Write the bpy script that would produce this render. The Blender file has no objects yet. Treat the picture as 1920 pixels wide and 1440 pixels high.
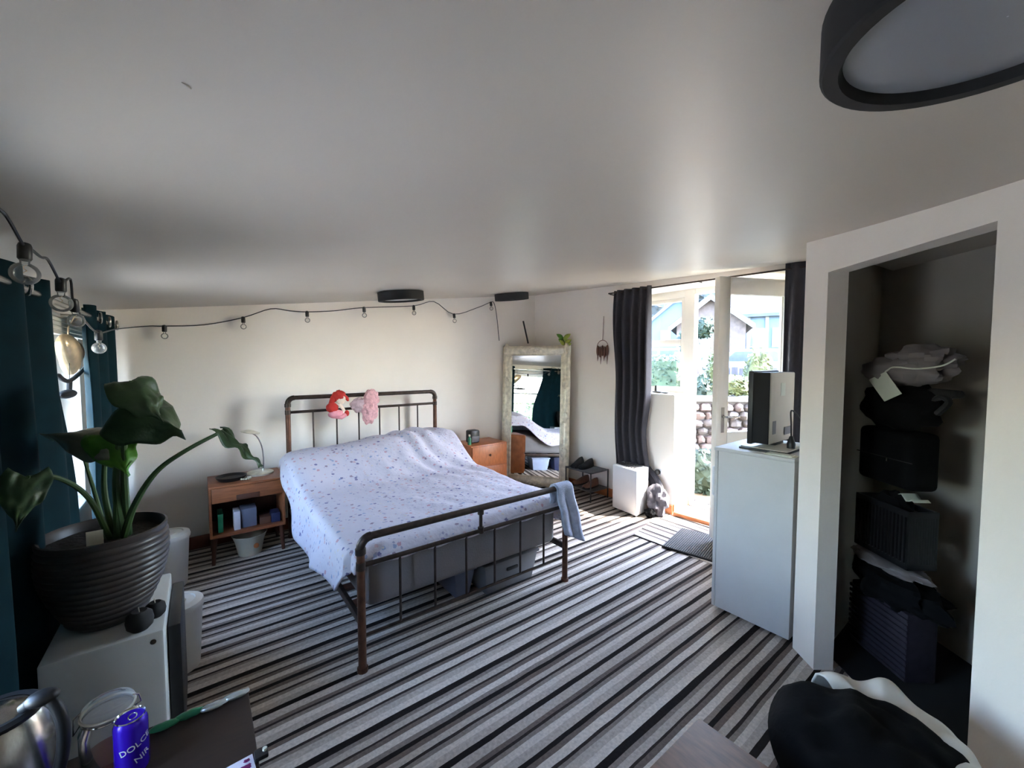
import bpy, bmesh, math, random
from mathutils import Vector, Matrix, noise
R=math.radians; PI=math.pi
random.seed(7)
sc=bpy.context.scene; col=sc.collection
def V(*a): return Vector(a)

# ------------------------------------------------------------ camera, world, sun, exposure
cam=bpy.data.cameras.new('camera'); cam.sensor_width=36; cam.lens=36*768/1920; cam.clip_start=.02; cam.clip_end=300
co=bpy.data.objects.new('camera',cam); col.objects.link(co)
co.location=(0,0,1.6); co.rotation_euler=(R(90-2.85),0,R(52.6-90)); sc.camera=co
wd=bpy.data.worlds.new('sky'); sc.world=wd; wd.use_nodes=True
wn=wd.node_tree.nodes; wl=wd.node_tree.links
sky=wn.new('ShaderNodeTexSky'); sky.sky_type='NISHITA'; sky.sun_disc=False; sky.sun_elevation=R(48); sky.sun_rotation=R(140); sky.air_density=1.0; sky.dust_density=1.2
wl.new(sky.outputs[0],wn['Background'].inputs[0]); wn['Background'].inputs[1].default_value=0.62
sun=bpy.data.lights.new('sun','SUN'); sun.energy=2.6; sun.angle=R(.6); sun.color=(1,.93,.82)
so=bpy.data.objects.new('sun',sun); col.objects.link(so); so.location=(8,-6,12)
so.rotation_euler=V(-.46,.47,-.75).to_track_quat('-Z','Y').to_euler()
vs=sc.view_settings; vs.view_transform='Standard'; vs.look='None'; vs.gamma=1; vs.use_curve_mapping=False; vs.exposure=3.85
sc.cycles.max_bounces=12; sc.cycles.diffuse_bounces=7; sc.cycles.transparent_max_bounces=16; sc.cycles.sample_clamp_indirect=8

# ------------------------------------------------------------ materials
def lin(c):
    return tuple(((x/255)/12.92 if x/255<=.04045 else ((x/255+.055)/1.055)**2.4) for x in c)+(1,)
def mat(name,rgb,rough=.6,metal=0,var=.08,scale=8,bump=0,bscale=60,spec=.5,trans=0,emit=None,coat=0,sheen=0,stretch=None):
    m=bpy.data.materials.new(name); m.use_nodes=True; nt=m.node_tree; b=nt.nodes['Principled BSDF']
    c=lin(rgb); b.inputs['Roughness'].default_value=rough; b.inputs['Metallic'].default_value=metal
    b.inputs['Specular IOR Level'].default_value=spec
    if coat: b.inputs['Coat Weight'].default_value=coat
    if sheen: b.inputs['Sheen Weight'].default_value=sheen
    tc=nt.nodes.new('ShaderNodeTexCoord'); src=tc.outputs['Object']
    if stretch:
        mp=nt.nodes.new('ShaderNodeMapping'); mp.inputs['Scale'].default_value=stretch; nt.links.new(src,mp.inputs[0]); src=mp.outputs[0]
    n=nt.nodes.new('ShaderNodeTexNoise'); n.inputs['Scale'].default_value=scale; n.inputs['Detail'].default_value=4
    nt.links.new(src,n.inputs['Vector'])
    cr=nt.nodes.new('ShaderNodeValToRGB')
    cr.color_ramp.elements[0].position=.3; cr.color_ramp.elements[1].position=.7
    cr.color_ramp.elements[0].color=tuple(x*(1-var) for x in c[:3])+(1,); cr.color_ramp.elements[1].color=tuple(min(1,x*(1+var)) for x in c[:3])+(1,)
    nt.links.new(n.outputs[0],cr.inputs[0]); nt.links.new(cr.outputs[0],b.inputs['Base Color'])
    if bump:
        n2=nt.nodes.new('ShaderNodeTexNoise'); n2.inputs['Scale'].default_value=bscale; n2.inputs['Detail'].default_value=3
        nt.links.new(src,n2.inputs['Vector'])
        bp=nt.nodes.new('ShaderNodeBump'); bp.inputs['Strength'].default_value=bump; bp.inputs['Distance'].default_value=.01
        nt.links.new(n2.outputs[0],bp.inputs['Height']); nt.links.new(bp.outputs[0],b.inputs['Normal'])
    return m
def glassmat(name,tint=(1,1,1),ior=1.45,milk=0):
    m=bpy.data.materials.new(name); m.use_nodes=True; nt=m.node_tree; nt.nodes.clear()
    o=nt.nodes.new('ShaderNodeOutputMaterial'); t=nt.nodes.new('ShaderNodeBsdfTransparent'); t.inputs[0].default_value=(*tint,1)
    g=nt.nodes.new('ShaderNodeBsdfGlossy'); g.inputs['Roughness'].default_value=.02
    f=nt.nodes.new('ShaderNodeFresnel'); f.inputs[0].default_value=ior
    mx=nt.nodes.new('ShaderNodeMixShader')
    nt.links.new(f.outputs[0],mx.inputs[0]); nt.links.new(t.outputs[0],mx.inputs[1]); nt.links.new(g.outputs[0],mx.inputs[2])
    if milk:
        df=nt.nodes.new('ShaderNodeBsdfDiffuse'); df.inputs[0].default_value=(.9,.9,.88,1); m2=nt.nodes.new('ShaderNodeMixShader'); m2.inputs[0].default_value=milk
        nt.links.new(mx.outputs[0],m2.inputs[1]); nt.links.new(df.outputs[0],m2.inputs[2]); mx=m2
    nt.links.new(mx.outputs[0],o.inputs[0])
    return m
def stripemat(name,axis):
    # woven stripes: a repeating run of bands, the yarn wandering a little
    m=bpy.data.materials.new(name); m.use_nodes=True; nt=m.node_tree; b=nt.nodes['Principled BSDF']; b.inputs['Roughness'].default_value=.95; b.inputs['Specular IOR Level'].default_value=.12
    tc=nt.nodes.new('ShaderNodeTexCoord'); sp=nt.nodes.new('ShaderNodeSeparateXYZ'); nt.links.new(tc.outputs['Object'],sp.inputs[0])
    mp=nt.nodes.new('ShaderNodeMapping'); mp.inputs['Scale'].default_value=(2.5,14,1) if axis=='Y' else (14,2.5,1)
    nt.links.new(tc.outputs['Object'],mp.inputs[0])
    n=nt.nodes.new('ShaderNodeTexNoise'); n.inputs['Scale'].default_value=1.6; n.inputs['Detail'].default_value=3; nt.links.new(mp.outputs[0],n.inputs['Vector'])
    a=nt.nodes.new('ShaderNodeMath'); a.operation='MULTIPLY_ADD'; a.inputs[1].default_value=.012; nt.links.new(n.outputs[0],a.inputs[0]); nt.links.new(sp.outputs[axis],a.inputs[2])
    d=nt.nodes.new('ShaderNodeMath'); d.operation='MULTIPLY'; d.inputs[1].default_value=1/.722; nt.links.new(a.outputs[0],d.inputs[0])
    o=nt.nodes.new('ShaderNodeMath'); o.operation='ADD'; o.inputs[1].default_value=.045; nt.links.new(d.outputs[0],o.inputs[0])
    f=nt.nodes.new('ShaderNodeMath'); f.operation='FRACT'; nt.links.new(o.outputs[0],f.inputs[0])
    cr=nt.nodes.new('ShaderNodeValToRGB'); cr.color_ramp.interpolation='CONSTANT'; e=cr.color_ramp.elements
    D=(36,31,30); D2=(54,46,44); Lt=(208,199,190); M=(138,128,121); L2=(184,174,165); B=(114,102,95)
    bands=[(0,L2),(.045,Lt),(.085,M),(.112,D2),(.130,L2),(.175,B),(.205,D),(.238,M),(.268,Lt),(.315,B),(.345,D2),(.363,L2),(.405,M),(.430,D),(.478,Lt),(.53,L2),(.575,M),(.600,D2),(.620,Lt),(.675,B),(.705,D),(.732,L2),(.785,Lt),(.825,M),(.852,D2),(.872,B),(.90,L2),(.958,D)]
    e[0].position=0; e[0].color=lin(bands[0][1]); e[1].position=bands[1][0]; e[1].color=lin(bands[1][1])
    for p,c in bands[2:]:
        x=e.new(p); x.color=lin(c)
    nt.links.new(f.outputs[0],cr.inputs[0])
    n3=nt.nodes.new('ShaderNodeTexNoise'); n3.inputs['Scale'].default_value=70; n3.inputs['Detail'].default_value=4; nt.links.new(tc.outputs['Object'],n3.inputs['Vector'])
    mr=nt.nodes.new('ShaderNodeMapRange'); mr.inputs[1].default_value=.25; mr.inputs[2].default_value=.75; mr.inputs[3].default_value=.72; mr.inputs[4].default_value=1.12; nt.links.new(n3.outputs[0],mr.inputs[0])
    mx=nt.nodes.new('ShaderNodeVectorMath'); mx.operation='MULTIPLY'; nt.links.new(cr.outputs[0],mx.inputs[0]); nt.links.new(mr.outputs[0],mx.inputs[1]); nt.links.new(mx.outputs[0],b.inputs['Base Color'])
    bp=nt.nodes.new('ShaderNodeBump'); bp.inputs['Strength'].default_value=.35; bp.inputs['Distance'].default_value=.006
    nt.links.new(n3.outputs[0],bp.inputs['Height']); nt.links.new(bp.outputs[0],b.inputs['Normal'])
    return m
def floralmat():
    m=bpy.data.materials.new('floral_cotton'); m.use_nodes=True; nt=m.node_tree; b=nt.nodes['Principled BSDF']; b.inputs['Roughness'].default_value=.85; b.inputs['Specular IOR Level'].default_value=.2
    tc=nt.nodes.new('ShaderNodeTexCoord')
    base=lin((190,186,197))
    prev=None
    for i,(s,thr,cols) in enumerate([(19,.20,[(112,108,144),(178,142,152),(140,124,140),(140,152,182),(188,160,164)]),(27,.19,[(160,152,176),(188,168,174),(146,146,170),(196,186,176),(168,166,186)])]):
        v=nt.nodes.new('ShaderNodeTexVoronoi'); v.inputs['Scale'].default_value=s; nt.links.new(tc.outputs['Object'],v.inputs['Vector'])
        nz=nt.nodes.new('ShaderNodeTexNoise'); nz.inputs['Scale'].default_value=s*5; nt.links.new(tc.outputs['Object'],nz.inputs['Vector'])
        ad=nt.nodes.new('ShaderNodeMath'); ad.operation='MULTIPLY_ADD'; ad.inputs[1].default_value=.35; nt.links.new(nz.outputs[0],ad.inputs[0]); nt.links.new(v.outputs['Distance'],ad.inputs[2])
        lt=nt.nodes.new('ShaderNodeMath'); lt.operation='LESS_THAN'; lt.inputs[1].default_value=thr+.2; nt.links.new(ad.outputs[0],lt.inputs[0])
        cr=nt.nodes.new('ShaderNodeValToRGB'); cr.color_ramp.interpolation='CONSTANT'; e=cr.color_ramp.elements
        sp=nt.nodes.new('ShaderNodeSeparateColor'); nt.links.new(v.outputs['Color'],sp.inputs[0]); nt.links.new(sp.outputs[0],cr.inputs[0])
        e[0].position=0; e[0].color=lin(cols[0]); e[1].position=.25; e[1].color=lin(cols[1])
        for k,c in enumerate(cols[2:]): x=e.new(.45+.18*k); x.color=lin(c)
        mx=nt.nodes.new('ShaderNodeMix'); mx.data_type='RGBA'; nt.links.new(lt.outputs[0],mx.inputs[0])
        if prev is None: mx.inputs[6].default_value=base
        else: nt.links.new(prev,mx.inputs[6])
        nt.links.new(cr.outputs[0],mx.inputs[7]); prev=mx.outputs[2]
    nt.links.new(prev,b.inputs['Base Color'])
    n=nt.nodes.new('ShaderNodeTexNoise'); n.inputs['Scale'].default_value=11; n.inputs['Detail'].default_value=4; nt.links.new(tc.outputs['Object'],n.inputs['Vector'])
    bp=nt.nodes.new('ShaderNodeBump'); bp.inputs['Strength'].default_value=.5; bp.inputs['Distance'].default_value=.03; nt.links.new(n.outputs[0],bp.inputs['Height']); nt.links.new(bp.outputs[0],b.inputs['Normal'])
    return m
def leafmat(name,rgb,vein,rough=.4):
    m=mat(name,rgb,rough,var=.25,scale=14,bump=.3,bscale=30)
    b=m.node_tree.nodes['Principled BSDF']; b.inputs['Transmission Weight'].default_value=0; b.inputs['Subsurface Weight'].default_value=0
    return m
M={}
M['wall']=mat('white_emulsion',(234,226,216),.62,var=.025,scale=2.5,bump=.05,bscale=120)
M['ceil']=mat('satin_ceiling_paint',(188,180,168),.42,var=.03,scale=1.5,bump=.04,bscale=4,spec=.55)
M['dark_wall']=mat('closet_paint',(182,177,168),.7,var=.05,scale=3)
M['carpet']=stripemat('striped_carpet','Y'); M['carpet_x']=stripemat('striped_carpet_turned','X')
M['upvc']=mat('cream_frame',(236,231,220),.35,var=.02)
M['glass']=glassmat('window_glass',(.97,.97,.965),1.22); M['clear']=glassmat('bulb_glass',(.985,.985,.98),1.4,.10)
M['pine']=mat('pine_trim',(196,122,74),.45,var=.2,scale=6,stretch=(1,1,12))
M['brownwood']=mat('brown_skirting',(108,62,42),.5,var=.2,scale=6)
M['teak']=mat('teak',(138,82,52),.42,var=.22,scale=5,stretch=(2,14,14))
M['teak_l']=mat('teak_light',(176,104,62),.38,var=.2,scale=5,stretch=(14,3,3))
M['dark_teak']=mat('dark_teak',(78,44,30),.5,var=.2,scale=6)
M['iron']=mat('bronzed_iron',(62,52,47),.42,.65,var=.3,scale=30)
M['rust']=mat('worn_bronze',(92,62,48),.45,.6,var=.35,scale=25)
M['mattress']=mat('grey_mattress',(118,114,115),.85,var=.06,bump=.2,bscale=90)
M['floral']=floralmat()
M['towel']=mat('grey_blue_towel',(158,164,182),.95,var=.14,scale=25,bump=.6,bscale=180)
M['teal']=mat('teal_velvet',(3,31,38),.8,var=.2,scale=10,spec=.12)
M['char']=mat('charcoal_fabric',(52,50,56),.85,var=.12,scale=20,bump=.15,bscale=140)
M['greyfab']=mat('grey_fabric',(84,81,88),.9,var=.25,scale=14)
M['black']=mat('black_plastic',(22,22,24),.4,var=.1)
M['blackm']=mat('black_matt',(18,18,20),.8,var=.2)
M['blackfab']=mat('black_fabric',(7,7,9),.95,var=.3,scale=12,bump=.2,bscale=40,spec=.15)
M['white']=mat('white_plastic',(222,224,226),.35,var=.02)
M['whitem']=mat('white_enamel',(214,219,226),.3,var=.02,coat=.2)
M['diff']=mat('lamp_diffuser',(142,144,148),.28,var=.02)
M['steel']=mat('brushed_steel',(190,186,180),.24,1,var=.08,scale=20,stretch=(20,20,1))
M['chrome']=mat('chrome',(215,215,215),.12,1,var=.02)
M['gold']=mat('gold_leaf',(206,182,146),.3,.7,var=.3,scale=12)
M['silverframe']=mat('distressed_silver',(206,198,178),.38,.35,var=.22,scale=22,bump=.4,bscale=40)
mm=bpy.data.materials.new('mirror_glass'); mm.use_nodes=True; b=mm.node_tree.nodes['Principled BSDF']; b.inputs['Base Color'].default_value=(.86,.88,.87,1); b.inputs['Metallic'].default_value=1; b.inputs['Roughness'].default_value=.01; M['mirror']=mm
M['pot']=mat('brown_pot',(52,45,42),.42,var=.12,scale=30)
M['soil']=mat('soil',(34,26,22),.95,var=.5,scale=60,bump=.8,bscale=70)
M['leaf']=leafmat('dark_leaf',(54,76,44),0); M['leaf2']=leafmat('bright_leaf',(74,128,34),0,.45); M['leaf3']=leafmat('grey_leaf',(112,114,96),0)
M['ivy']=mat('variegated_leaf',(158,168,70),.5,var=.25,scale=20)
M['stem']=mat('stem_green',(58,84,44),.5,var=.25)
M['fridgew']=mat('pale_grey_enamel',(200,198,196),.55,var=.02)
M['fridgegrey']=mat('grey_white_enamel',(184,186,184),.35,var=.03)
M['purple']=mat('purple_can',(58,22,190),.25,.35,var=.1)
M['cardw']=mat('white_card',(208,206,216),.5,var=.03)
M['magenta']=mat('magenta_print',(112,22,84),.5,var=.2)
M['walnut']=mat('dark_walnut',(36,21,14),.6,var=.2,scale=7,stretch=(2,14,14))
M['oak']=mat('brown_board',(106,72,50),.55,var=.35,scale=7,stretch=(10,2,2))
M['cream']=mat('cream_ceramic',(206,200,180),.4,var=.05)
M['binw']=mat('off_white_plastic',(206,204,196),.4,var=.03)
M['red']=mat('red_felt',(178,36,28),.8,var=.15); M['pink']=mat('pink_felt',(226,150,160),.85,var=.12,scale=20)
M['pinkknit']=mat('pink_knit',(214,164,166),.95,var=.2,scale=40,bump=.6,bscale=120)
M['pinkgrey']=mat('mauve_knit',(176,152,156),.95,var=.2,scale=40,bump=.6,bscale=120)
M['skin']=mat('cream_felt',(226,206,186),.8,var=.05)
M['green']=mat('green_plastic',(36,120,84),.3,var=.2,scale=25)
M['silverw']=mat('silver_wrap',(190,200,198),.25,.6,var=.2,scale=30)
M['bluegrey']=mat('blue_grey_plastic',(104,108,126),.5,var=.06); M['greyplas']=mat('grey_plastic',(104,104,108),.55,var=.08)
M['mesh']=mat('grey_mesh_metal',(96,96,98),.5,.4,var=.15,scale=40)
M['brownshoe']=mat('brown_leather',(96,62,46),.5,var=.25)
M['tvgrey']=mat('tv_grey_plastic',(188,182,168),.45,var=.06)
M['doormat']=mat('rubber_mat',(62,60,58),.8,var=.25,scale=40)
M['hamper']=mat('dark_wicker',(40,32,42),.75,var=.3,scale=30)
M['duvet']=mat('grey_pillow_cotton',(118,112,112),.9,var=.1)
M['paper']=mat('paper',(200,204,190),.7,var=.03)
M['liner']=mat('white_liner',(206,202,194),.6,var=.06,scale=8)
M['navy']=mat('navy_box',(36,42,74),.6,var=.1)
M['lilac']=mat('pale_blue_card',(158,170,196),.6,var=.1)
# outdoors
M['bluewall']=mat('pale_blue_render',(78,93,116),.8,var=.04); M['bluewall2']=mat('sky_blue_render',(81,96,116),.8,var=.04)
M['roof']=mat('slate_roof',(57,60,68),.7,var=.2,scale=3); M['whiteex']=mat('white_render',(120,122,122),.7,var=.03)
M['brick']=mat('brown_brick',(81,68,64),.8,var=.2,scale=6); M['darkglass']=mat('dark_pane',(60,66,78),.15)
M['hedge']=mat('hedge_leaf',(51,68,45),.7,var=.35,scale=3); M['hedge2']=mat('dark_hedge_leaf',(28,43,26),.7,var=.3,scale=3); M['shrub']=mat('yellow_green_leaf',(85,89,51),.7,var=.3,scale=3)
M['bark']=mat('pale_bark',(75,65,64),.85,var=.25,scale=8,bump=.5,bscale=20)
M['fencew']=mat('grey_fence_board',(74,68,72),.75,var=.15,scale=5,stretch=(8,8,1))
M['sand']=mat('sandstone',(106,90,67),.85,var=.1,scale=6); M['stone']=mat('garden_stone',(68,61,58),.85,var=.3,scale=8)
M['bounce_paving']=mat('pale_bounce_paving',(206,198,186),.85,var=.12,scale=4)
M['lawn']=mat('lawn',(51,64,35),.9,var=.25,scale=6); M['skyblock_tree']=mat('skyblock_tree_leaf',(67,70,69),.8,var=.25,scale=1)
M['carw']=mat('silver_car',(104,110,119),.25,.2,var=.02); M['tyre']=mat('tyre',(26,26,28),.8)

# ------------------------------------------------------------ mesh builder
class MB:
    def __init__(s): s.v=[]; s.f=[]
    def add(s,vs,fs):
        n=len(s.v); s.v+= [Vector(p) for p in vs]; s.f+= [tuple(i+n for i in f) for f in fs]; return s
    def box(s,x0,y0,z0,x1,y1,z1,rot=0,piv=None):
        p=[V(x,y,z) for z in (z0,z1) for x,y in ((x0,y0),(x1,y0),(x1,y1),(x0,y1))]
        if rot:
            c=Vector(piv) if piv else V((x0+x1)/2,(y0+y1)/2,0); m=Matrix.Rotation(rot,3,'Z')
            p=[c+m@(q-c) for q in p]
        return s.add(p,[(3,2,1,0),(4,5,6,7),(0,1,5,4),(1,2,6,5),(2,3,7,6),(3,0,4,7)])
    def hexa(s,p): return s.add(p,[(3,2,1,0),(4,5,6,7),(0,1,5,4),(1,2,6,5),(2,3,7,6),(3,0,4,7)])
    def prism(s,poly,z0,z1):
        n=len(poly); z1f=z1 if callable(z1) else (lambda x,y:z1)
        vs=[V(x,y,z0) for x,y in poly]+[V(x,y,z1f(x,y)) for x,y in poly]
        return s.add(vs,[tuple(range(n-1,-1,-1)),tuple(range(n,2*n))]+[(i,(i+1)%n,n+(i+1)%n,n+i) for i in range(n)])
    def tube(s,pts,r,seg=10,closed=False,flat=None):
        pts=[Vector(p) for p in pts]; n=len(pts); rr=r if isinstance(r,(list,tuple)) else [r]*n
        vs=[]; up=None
        for i in range(n):
            a=pts[(i-1)%n] if closed or i>0 else pts[0]; b=pts[(i+1)%n] if closed or i<n-1 else pts[-1]
            t=(b-a)
            t=t.normalized() if t.length>1e-9 else V(0,0,1)
            if up is None: up=t.orthogonal().normalized() if flat is None else Vector(flat)
            up=(up-t*up.dot(t)).normalized() if (up-t*up.dot(t)).length>1e-6 else t.orthogonal().normalized()
            w=t.cross(up)
            for k in range(seg):
                an=2*PI*k/seg; vs.append(pts[i]+rr[i]*(math.cos(an)*up+math.sin(an)*w))
        fs=[]
        for i in range(n if closed else n-1):
            j=(i+1)%n
            for k in range(seg): fs.append((i*seg+k,i*seg+(k+1)%seg,j*seg+(k+1)%seg,j*seg+k))
        if not closed: fs+= [tuple(range(seg-1,-1,-1)),tuple((n-1)*seg+k for k in range(seg))]
        return s.add(vs,fs)
    def lathe(s,prof,c,seg=32,mtx=None,cap=True):
        c=Vector(c); vs=[]
        for r,z in prof:
            for k in range(seg):
                a=2*PI*k/seg; p=V(r*math.cos(a),r*math.sin(a),z)
                vs.append(c+(mtx@p if mtx else p))
        n=len(prof); fs=[(i*seg+k,i*seg+(k+1)%seg,(i+1)*seg+(k+1)%seg,(i+1)*seg+k) for i in range(n-1) for k in range(seg)]
        if cap: fs+= [tuple(range(seg-1,-1,-1)),tuple((n-1)*seg+k for k in range(seg))]
        return s.add(vs,fs)
    def grid(s,fn,nu,nv):
        vs=[fn(i/nu,j/nv) for j in range(nv+1) for i in range(nu+1)]
        return s.add(vs,[(j*(nu+1)+i,j*(nu+1)+i+1,(j+1)*(nu+1)+i+1,(j+1)*(nu+1)+i) for j in range(nv) for i in range(nu)])
    def ell(s,c,r,seg=20,rings=12,amp=0,fr=3,mtx=None,sd=0):
        c=Vector(c); vs=[]
        for j in range(rings+1):
            th=PI*j/rings
            for k in range(seg):
                a=2*PI*k/seg; d=V(math.sin(th)*math.cos(a),math.sin(th)*math.sin(a),math.cos(th))
                q=1+ (amp*noise.noise(d*fr+V(sd,sd*2,0)) if amp else 0)
                p=V(d.x*r[0],d.y*r[1],d.z*r[2])*q
                vs.append(c+(mtx@p if mtx else p))
        return s.add(vs,[(j*seg+k,(j+1)*seg+k,(j+1)*seg+(k+1)%seg,j*seg+(k+1)%seg) for j in range(rings) for k in range(seg)])
OFF={}
def obj(name,mb,m,parent=None,bevel=0,thick=0,sub=0,ang=40,base=None,seg=2,flat=False):
    me=bpy.data.meshes.new(name); off=OFF[parent.name] if parent else (Vector(base) if base else V(0,0,0))
    me.from_pydata([p-off for p in mb.v],[],mb.f)
    bm=bmesh.new(); bm.from_mesh(me); bmesh.ops.remove_doubles(bm,verts=bm.verts,dist=1e-5)
    bmesh.ops.recalc_face_normals(bm,faces=bm.faces)
    if bevel:
        es=[e for e in bm.edges if len(e.link_faces)==2 and e.calc_face_angle(0)>R(30)]
        bmesh.ops.bevel(bm,geom=es,offset=bevel,segments=seg,profile=.5,affect='EDGES',clamp_overlap=True)
    bm.to_mesh(me); bm.free()
    me.materials.append(m)
    if not flat:
        for p in me.polygons: p.use_smooth=True
        me.set_sharp_from_angle(angle=R(ang))
    o=bpy.data.objects.new(name,me); col.objects.link(o); OFF[o.name]=off
    if parent: o.parent=parent
    else: o.location=off
    if thick:
        md=o.modifiers.new('thickness','SOLIDIFY'); md.thickness=thick; md.offset=0
    if sub:
        md=o.modifiers.new('smooth','SUBSURF'); md.levels=sub; md.render_levels=sub
    return o
def tag(o,label,cat,group=None,kind=None):
    o['label']=label; o['category']=cat
    if group: o['group']=group
    if kind: o['kind']=kind
    return o
def thing(name,label,cat,loc,group=None):
    o=bpy.data.objects.new(name,None); col.objects.link(o); o.location=loc; o.empty_display_size=.1; OFF[o.name]=Vector(loc)
    return tag(o,label,cat,group)
def single(name,mb,m,label,cat,base,group=None,**k): return tag(obj(name,mb,m,None,base=base,**k),label,cat,group)
def struct(name,mb,m,parent=None,**k):
    o=obj(name,mb,m,parent,**k)
    if not parent: o['kind']='structure'
    return o
def sroot(name,loc):
    o=bpy.data.objects.new(name,None); col.objects.link(o); o.location=loc; OFF[o.name]=Vector(loc); o['kind']='structure'; return o
def smooth(a,b,x):
    t=max(0,min(1,(x-a)/(b-a))); return t*t*(3-2*t)
def lerp(a,b,t): return a+(b-a)*t
def bez(p0,p1,p2,p3,n):
    p0,p1,p2,p3=map(Vector,(p0,p1,p2,p3)); o=[]
    for i in range(n+1):
        t=i/n; o.append(p0*(1-t)**3+p1*3*t*(1-t)**2+p2*3*t*t*(1-t)+p3*t**3)
    return o
def spline(P,n=6):
    P=[Vector(p) for p in P]; Q=[P[0]*2-P[1]]+P+[P[-1]*2-P[-2]]; o=[]
    for i in range(1,len(Q)-2):
        a,b,c,d=Q[i-1:i+3]
        for k in range(n):
            t=k/n; o.append(.5*((2*b)+(c-a)*t+(2*a-5*b+4*c-d)*t*t+(3*b-a-3*c+d)*t**3))
    o.append(P[-1]); return o

# ------------------------------------------------------------ room shell
def ceil(x,y):
    return 2.02+.125*(x+.5)+.045*smooth(-.1,2.5,x)*(y-4.4)
XL=-.68; YB=4.42
RW=V(3.95,2.36,0); rd=V(-.0785,.997,0); ro=V(.997,.0785,0)
def rw(t,o,z): return RW+rd*t+ro*o+V(0,0,z)
CA=V(2.615,.814,0); cu=V(-.637,-.771,0); ci=V(.771,-.637,0)
def cl(s,d,z): return CA+cu*s+ci*d+V(0,0,z)
top=lambda x,y: ceil(x,y)+.04
struct('floor',MB().box(-.8,-1.7,-.1,4.6,4.55,0),M['carpet'])
mb=MB(); nx,ny=40,44
mb.grid(lambda u,v: V(lerp(-.95,4.75,u),lerp(-1.8,4.7,v),ceil(lerp(-.95,4.75,u),lerp(-1.8,4.7,v))),nx,ny)
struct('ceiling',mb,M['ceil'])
struct('roof',MB().grid(lambda u,v: V(lerp(-1.1,4.8,u),lerp(-1.9,4.8,v),ceil(lerp(-.95,4.75,u),lerp(-1.8,4.7,v))+.12),10,10),M['roof'])
struct('wall_back',MB().prism([(XL-.3,YB),(4.3,YB),(4.3,YB+.15),(XL-.3,YB+.15)],-.1,top),M['wall'])
# left wall with its long window: y .95..4.2, z .66..1.80
WY0,WY1,WZ0,WZ1=0.95,4.22,.62,1.80
mb=MB(); mb.prism([(XL-.25,-1.7),(XL,-1.7),(XL,YB),(XL-.25,YB)],-.1,WZ0)
for a,b_ in ((-1.7,WY0),(WY1,YB)): mb.prism([(XL-.25,a),(XL,a),(XL,b_),(XL-.25,b_)],WZ0,top)
mb.prism([(XL-.25,WY0),(XL,WY0),(XL,WY1),(XL-.25,WY1)],WZ1,top)
struct('wall_left',mb,M['wall'])
def casement(name,y0,y1,z0,z1,x,n,bar=None):
    r=sroot(name,(x,(y0+y1)/2,z0)); f=MB(); w=.055
    f.box(x-.04,y0,z0,x+.03,y1,z0+w).box(x-.04,y0,z1-w,x+.03,y1,z1)
    for i in range(n+1):
        yy=lerp(y0,y1-w,i/n); f.box(x-.04,yy,z0+w,x+.03,yy+w,z1-w)
    if bar: f.box(x-.03,y0+w,bar,x+.02,y1-w,bar+.04)
    obj('window_frame',f,M['upvc'],r,bevel=.006)
    for i in range(n):
        a=lerp(y0,y1-w,i/n)+w; b_=lerp(y0,y1-w,(i+1)/n)
        obj('pane',MB().box(x-.012,a,z0+w,x-.006,b_,z1-w),M['glass'],r)
    return r
w1=casement('window_1',WY0,WY1,WZ0,WZ1,XL-.16,4,1.32)
obj('sill',MB().box(XL-.14,WY0+.005,WZ0,XL+.03,WY1-.005,WZ0+.025),M['upvc'],w1,bevel=.006)
# wall behind the camera
struct('wall_front',MB().prism([(XL-.25,-1.7),(XL-.25,-1.55),(1.2,-1.55),(1.2,-1.7)],-.1,top),M['wall'])
# right wall
def quadp(t0,t1,o0,o1): return [(rw(t,o,0).x,rw(t,o,0).y) for t,o in ((t0,o0),(t1,o0),(t1,o1),(t0,o1))]
TJ=-1.02; TW=.58
mb=MB(); mb.prism(quadp(TW,2.12,0,.42),-.1,top); mb.prism(quadp(0,TW,0,.42),-.1,1.26); mb.prism(quadp(TJ,TW,0,.42),2.41,top); mb.prism(quadp(-1.75,TJ,0,.42),-.1,top)
struct('wall_right',mb,M['wall'])
# return wall behind the fridge and the angled closet wall
mb=MB(); mb.prism([(CA.x,CA.y),(CA.x+.06,CA.y-.1),(4.45,.714),(4.45,CA.y)],-.1,top)
struct('wall_return',mb,M['wall'])
S0,S1,JT,OH=.168,.905,.10,2.055
def cq(s0,s1,d0,d1): return [(cl(s,d,0).x,cl(s,d,0).y) for s,d in ((s0,d0),(s1,d0),(s1,d1),(s0,d1))]
mb=MB(); mb.prism(cq(0,S0,0,JT),-.1,top); mb.prism(cq(S1,3.0,0,JT),-.1,top); mb.prism(cq(S0,S1,0,JT),OH,top)
struct('wall_closet',mb,M['wall'])
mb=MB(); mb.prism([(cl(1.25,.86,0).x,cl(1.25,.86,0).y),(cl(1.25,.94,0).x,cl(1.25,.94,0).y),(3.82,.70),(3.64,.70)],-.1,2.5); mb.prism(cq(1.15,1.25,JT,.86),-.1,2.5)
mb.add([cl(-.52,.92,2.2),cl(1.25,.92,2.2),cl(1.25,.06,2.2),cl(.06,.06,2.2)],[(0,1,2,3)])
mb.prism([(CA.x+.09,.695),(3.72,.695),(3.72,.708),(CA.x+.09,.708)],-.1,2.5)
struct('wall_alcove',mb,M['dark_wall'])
struct('trim_1',MB().prism([(2.72,.69),(3.62,.69)]+[(cl(a,b,0).x,cl(a,b,0).y) for a,b in ((-.40,.858),(1.14,.858),(1.14,.12))],-.09,.004),M['blackm'])
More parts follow.
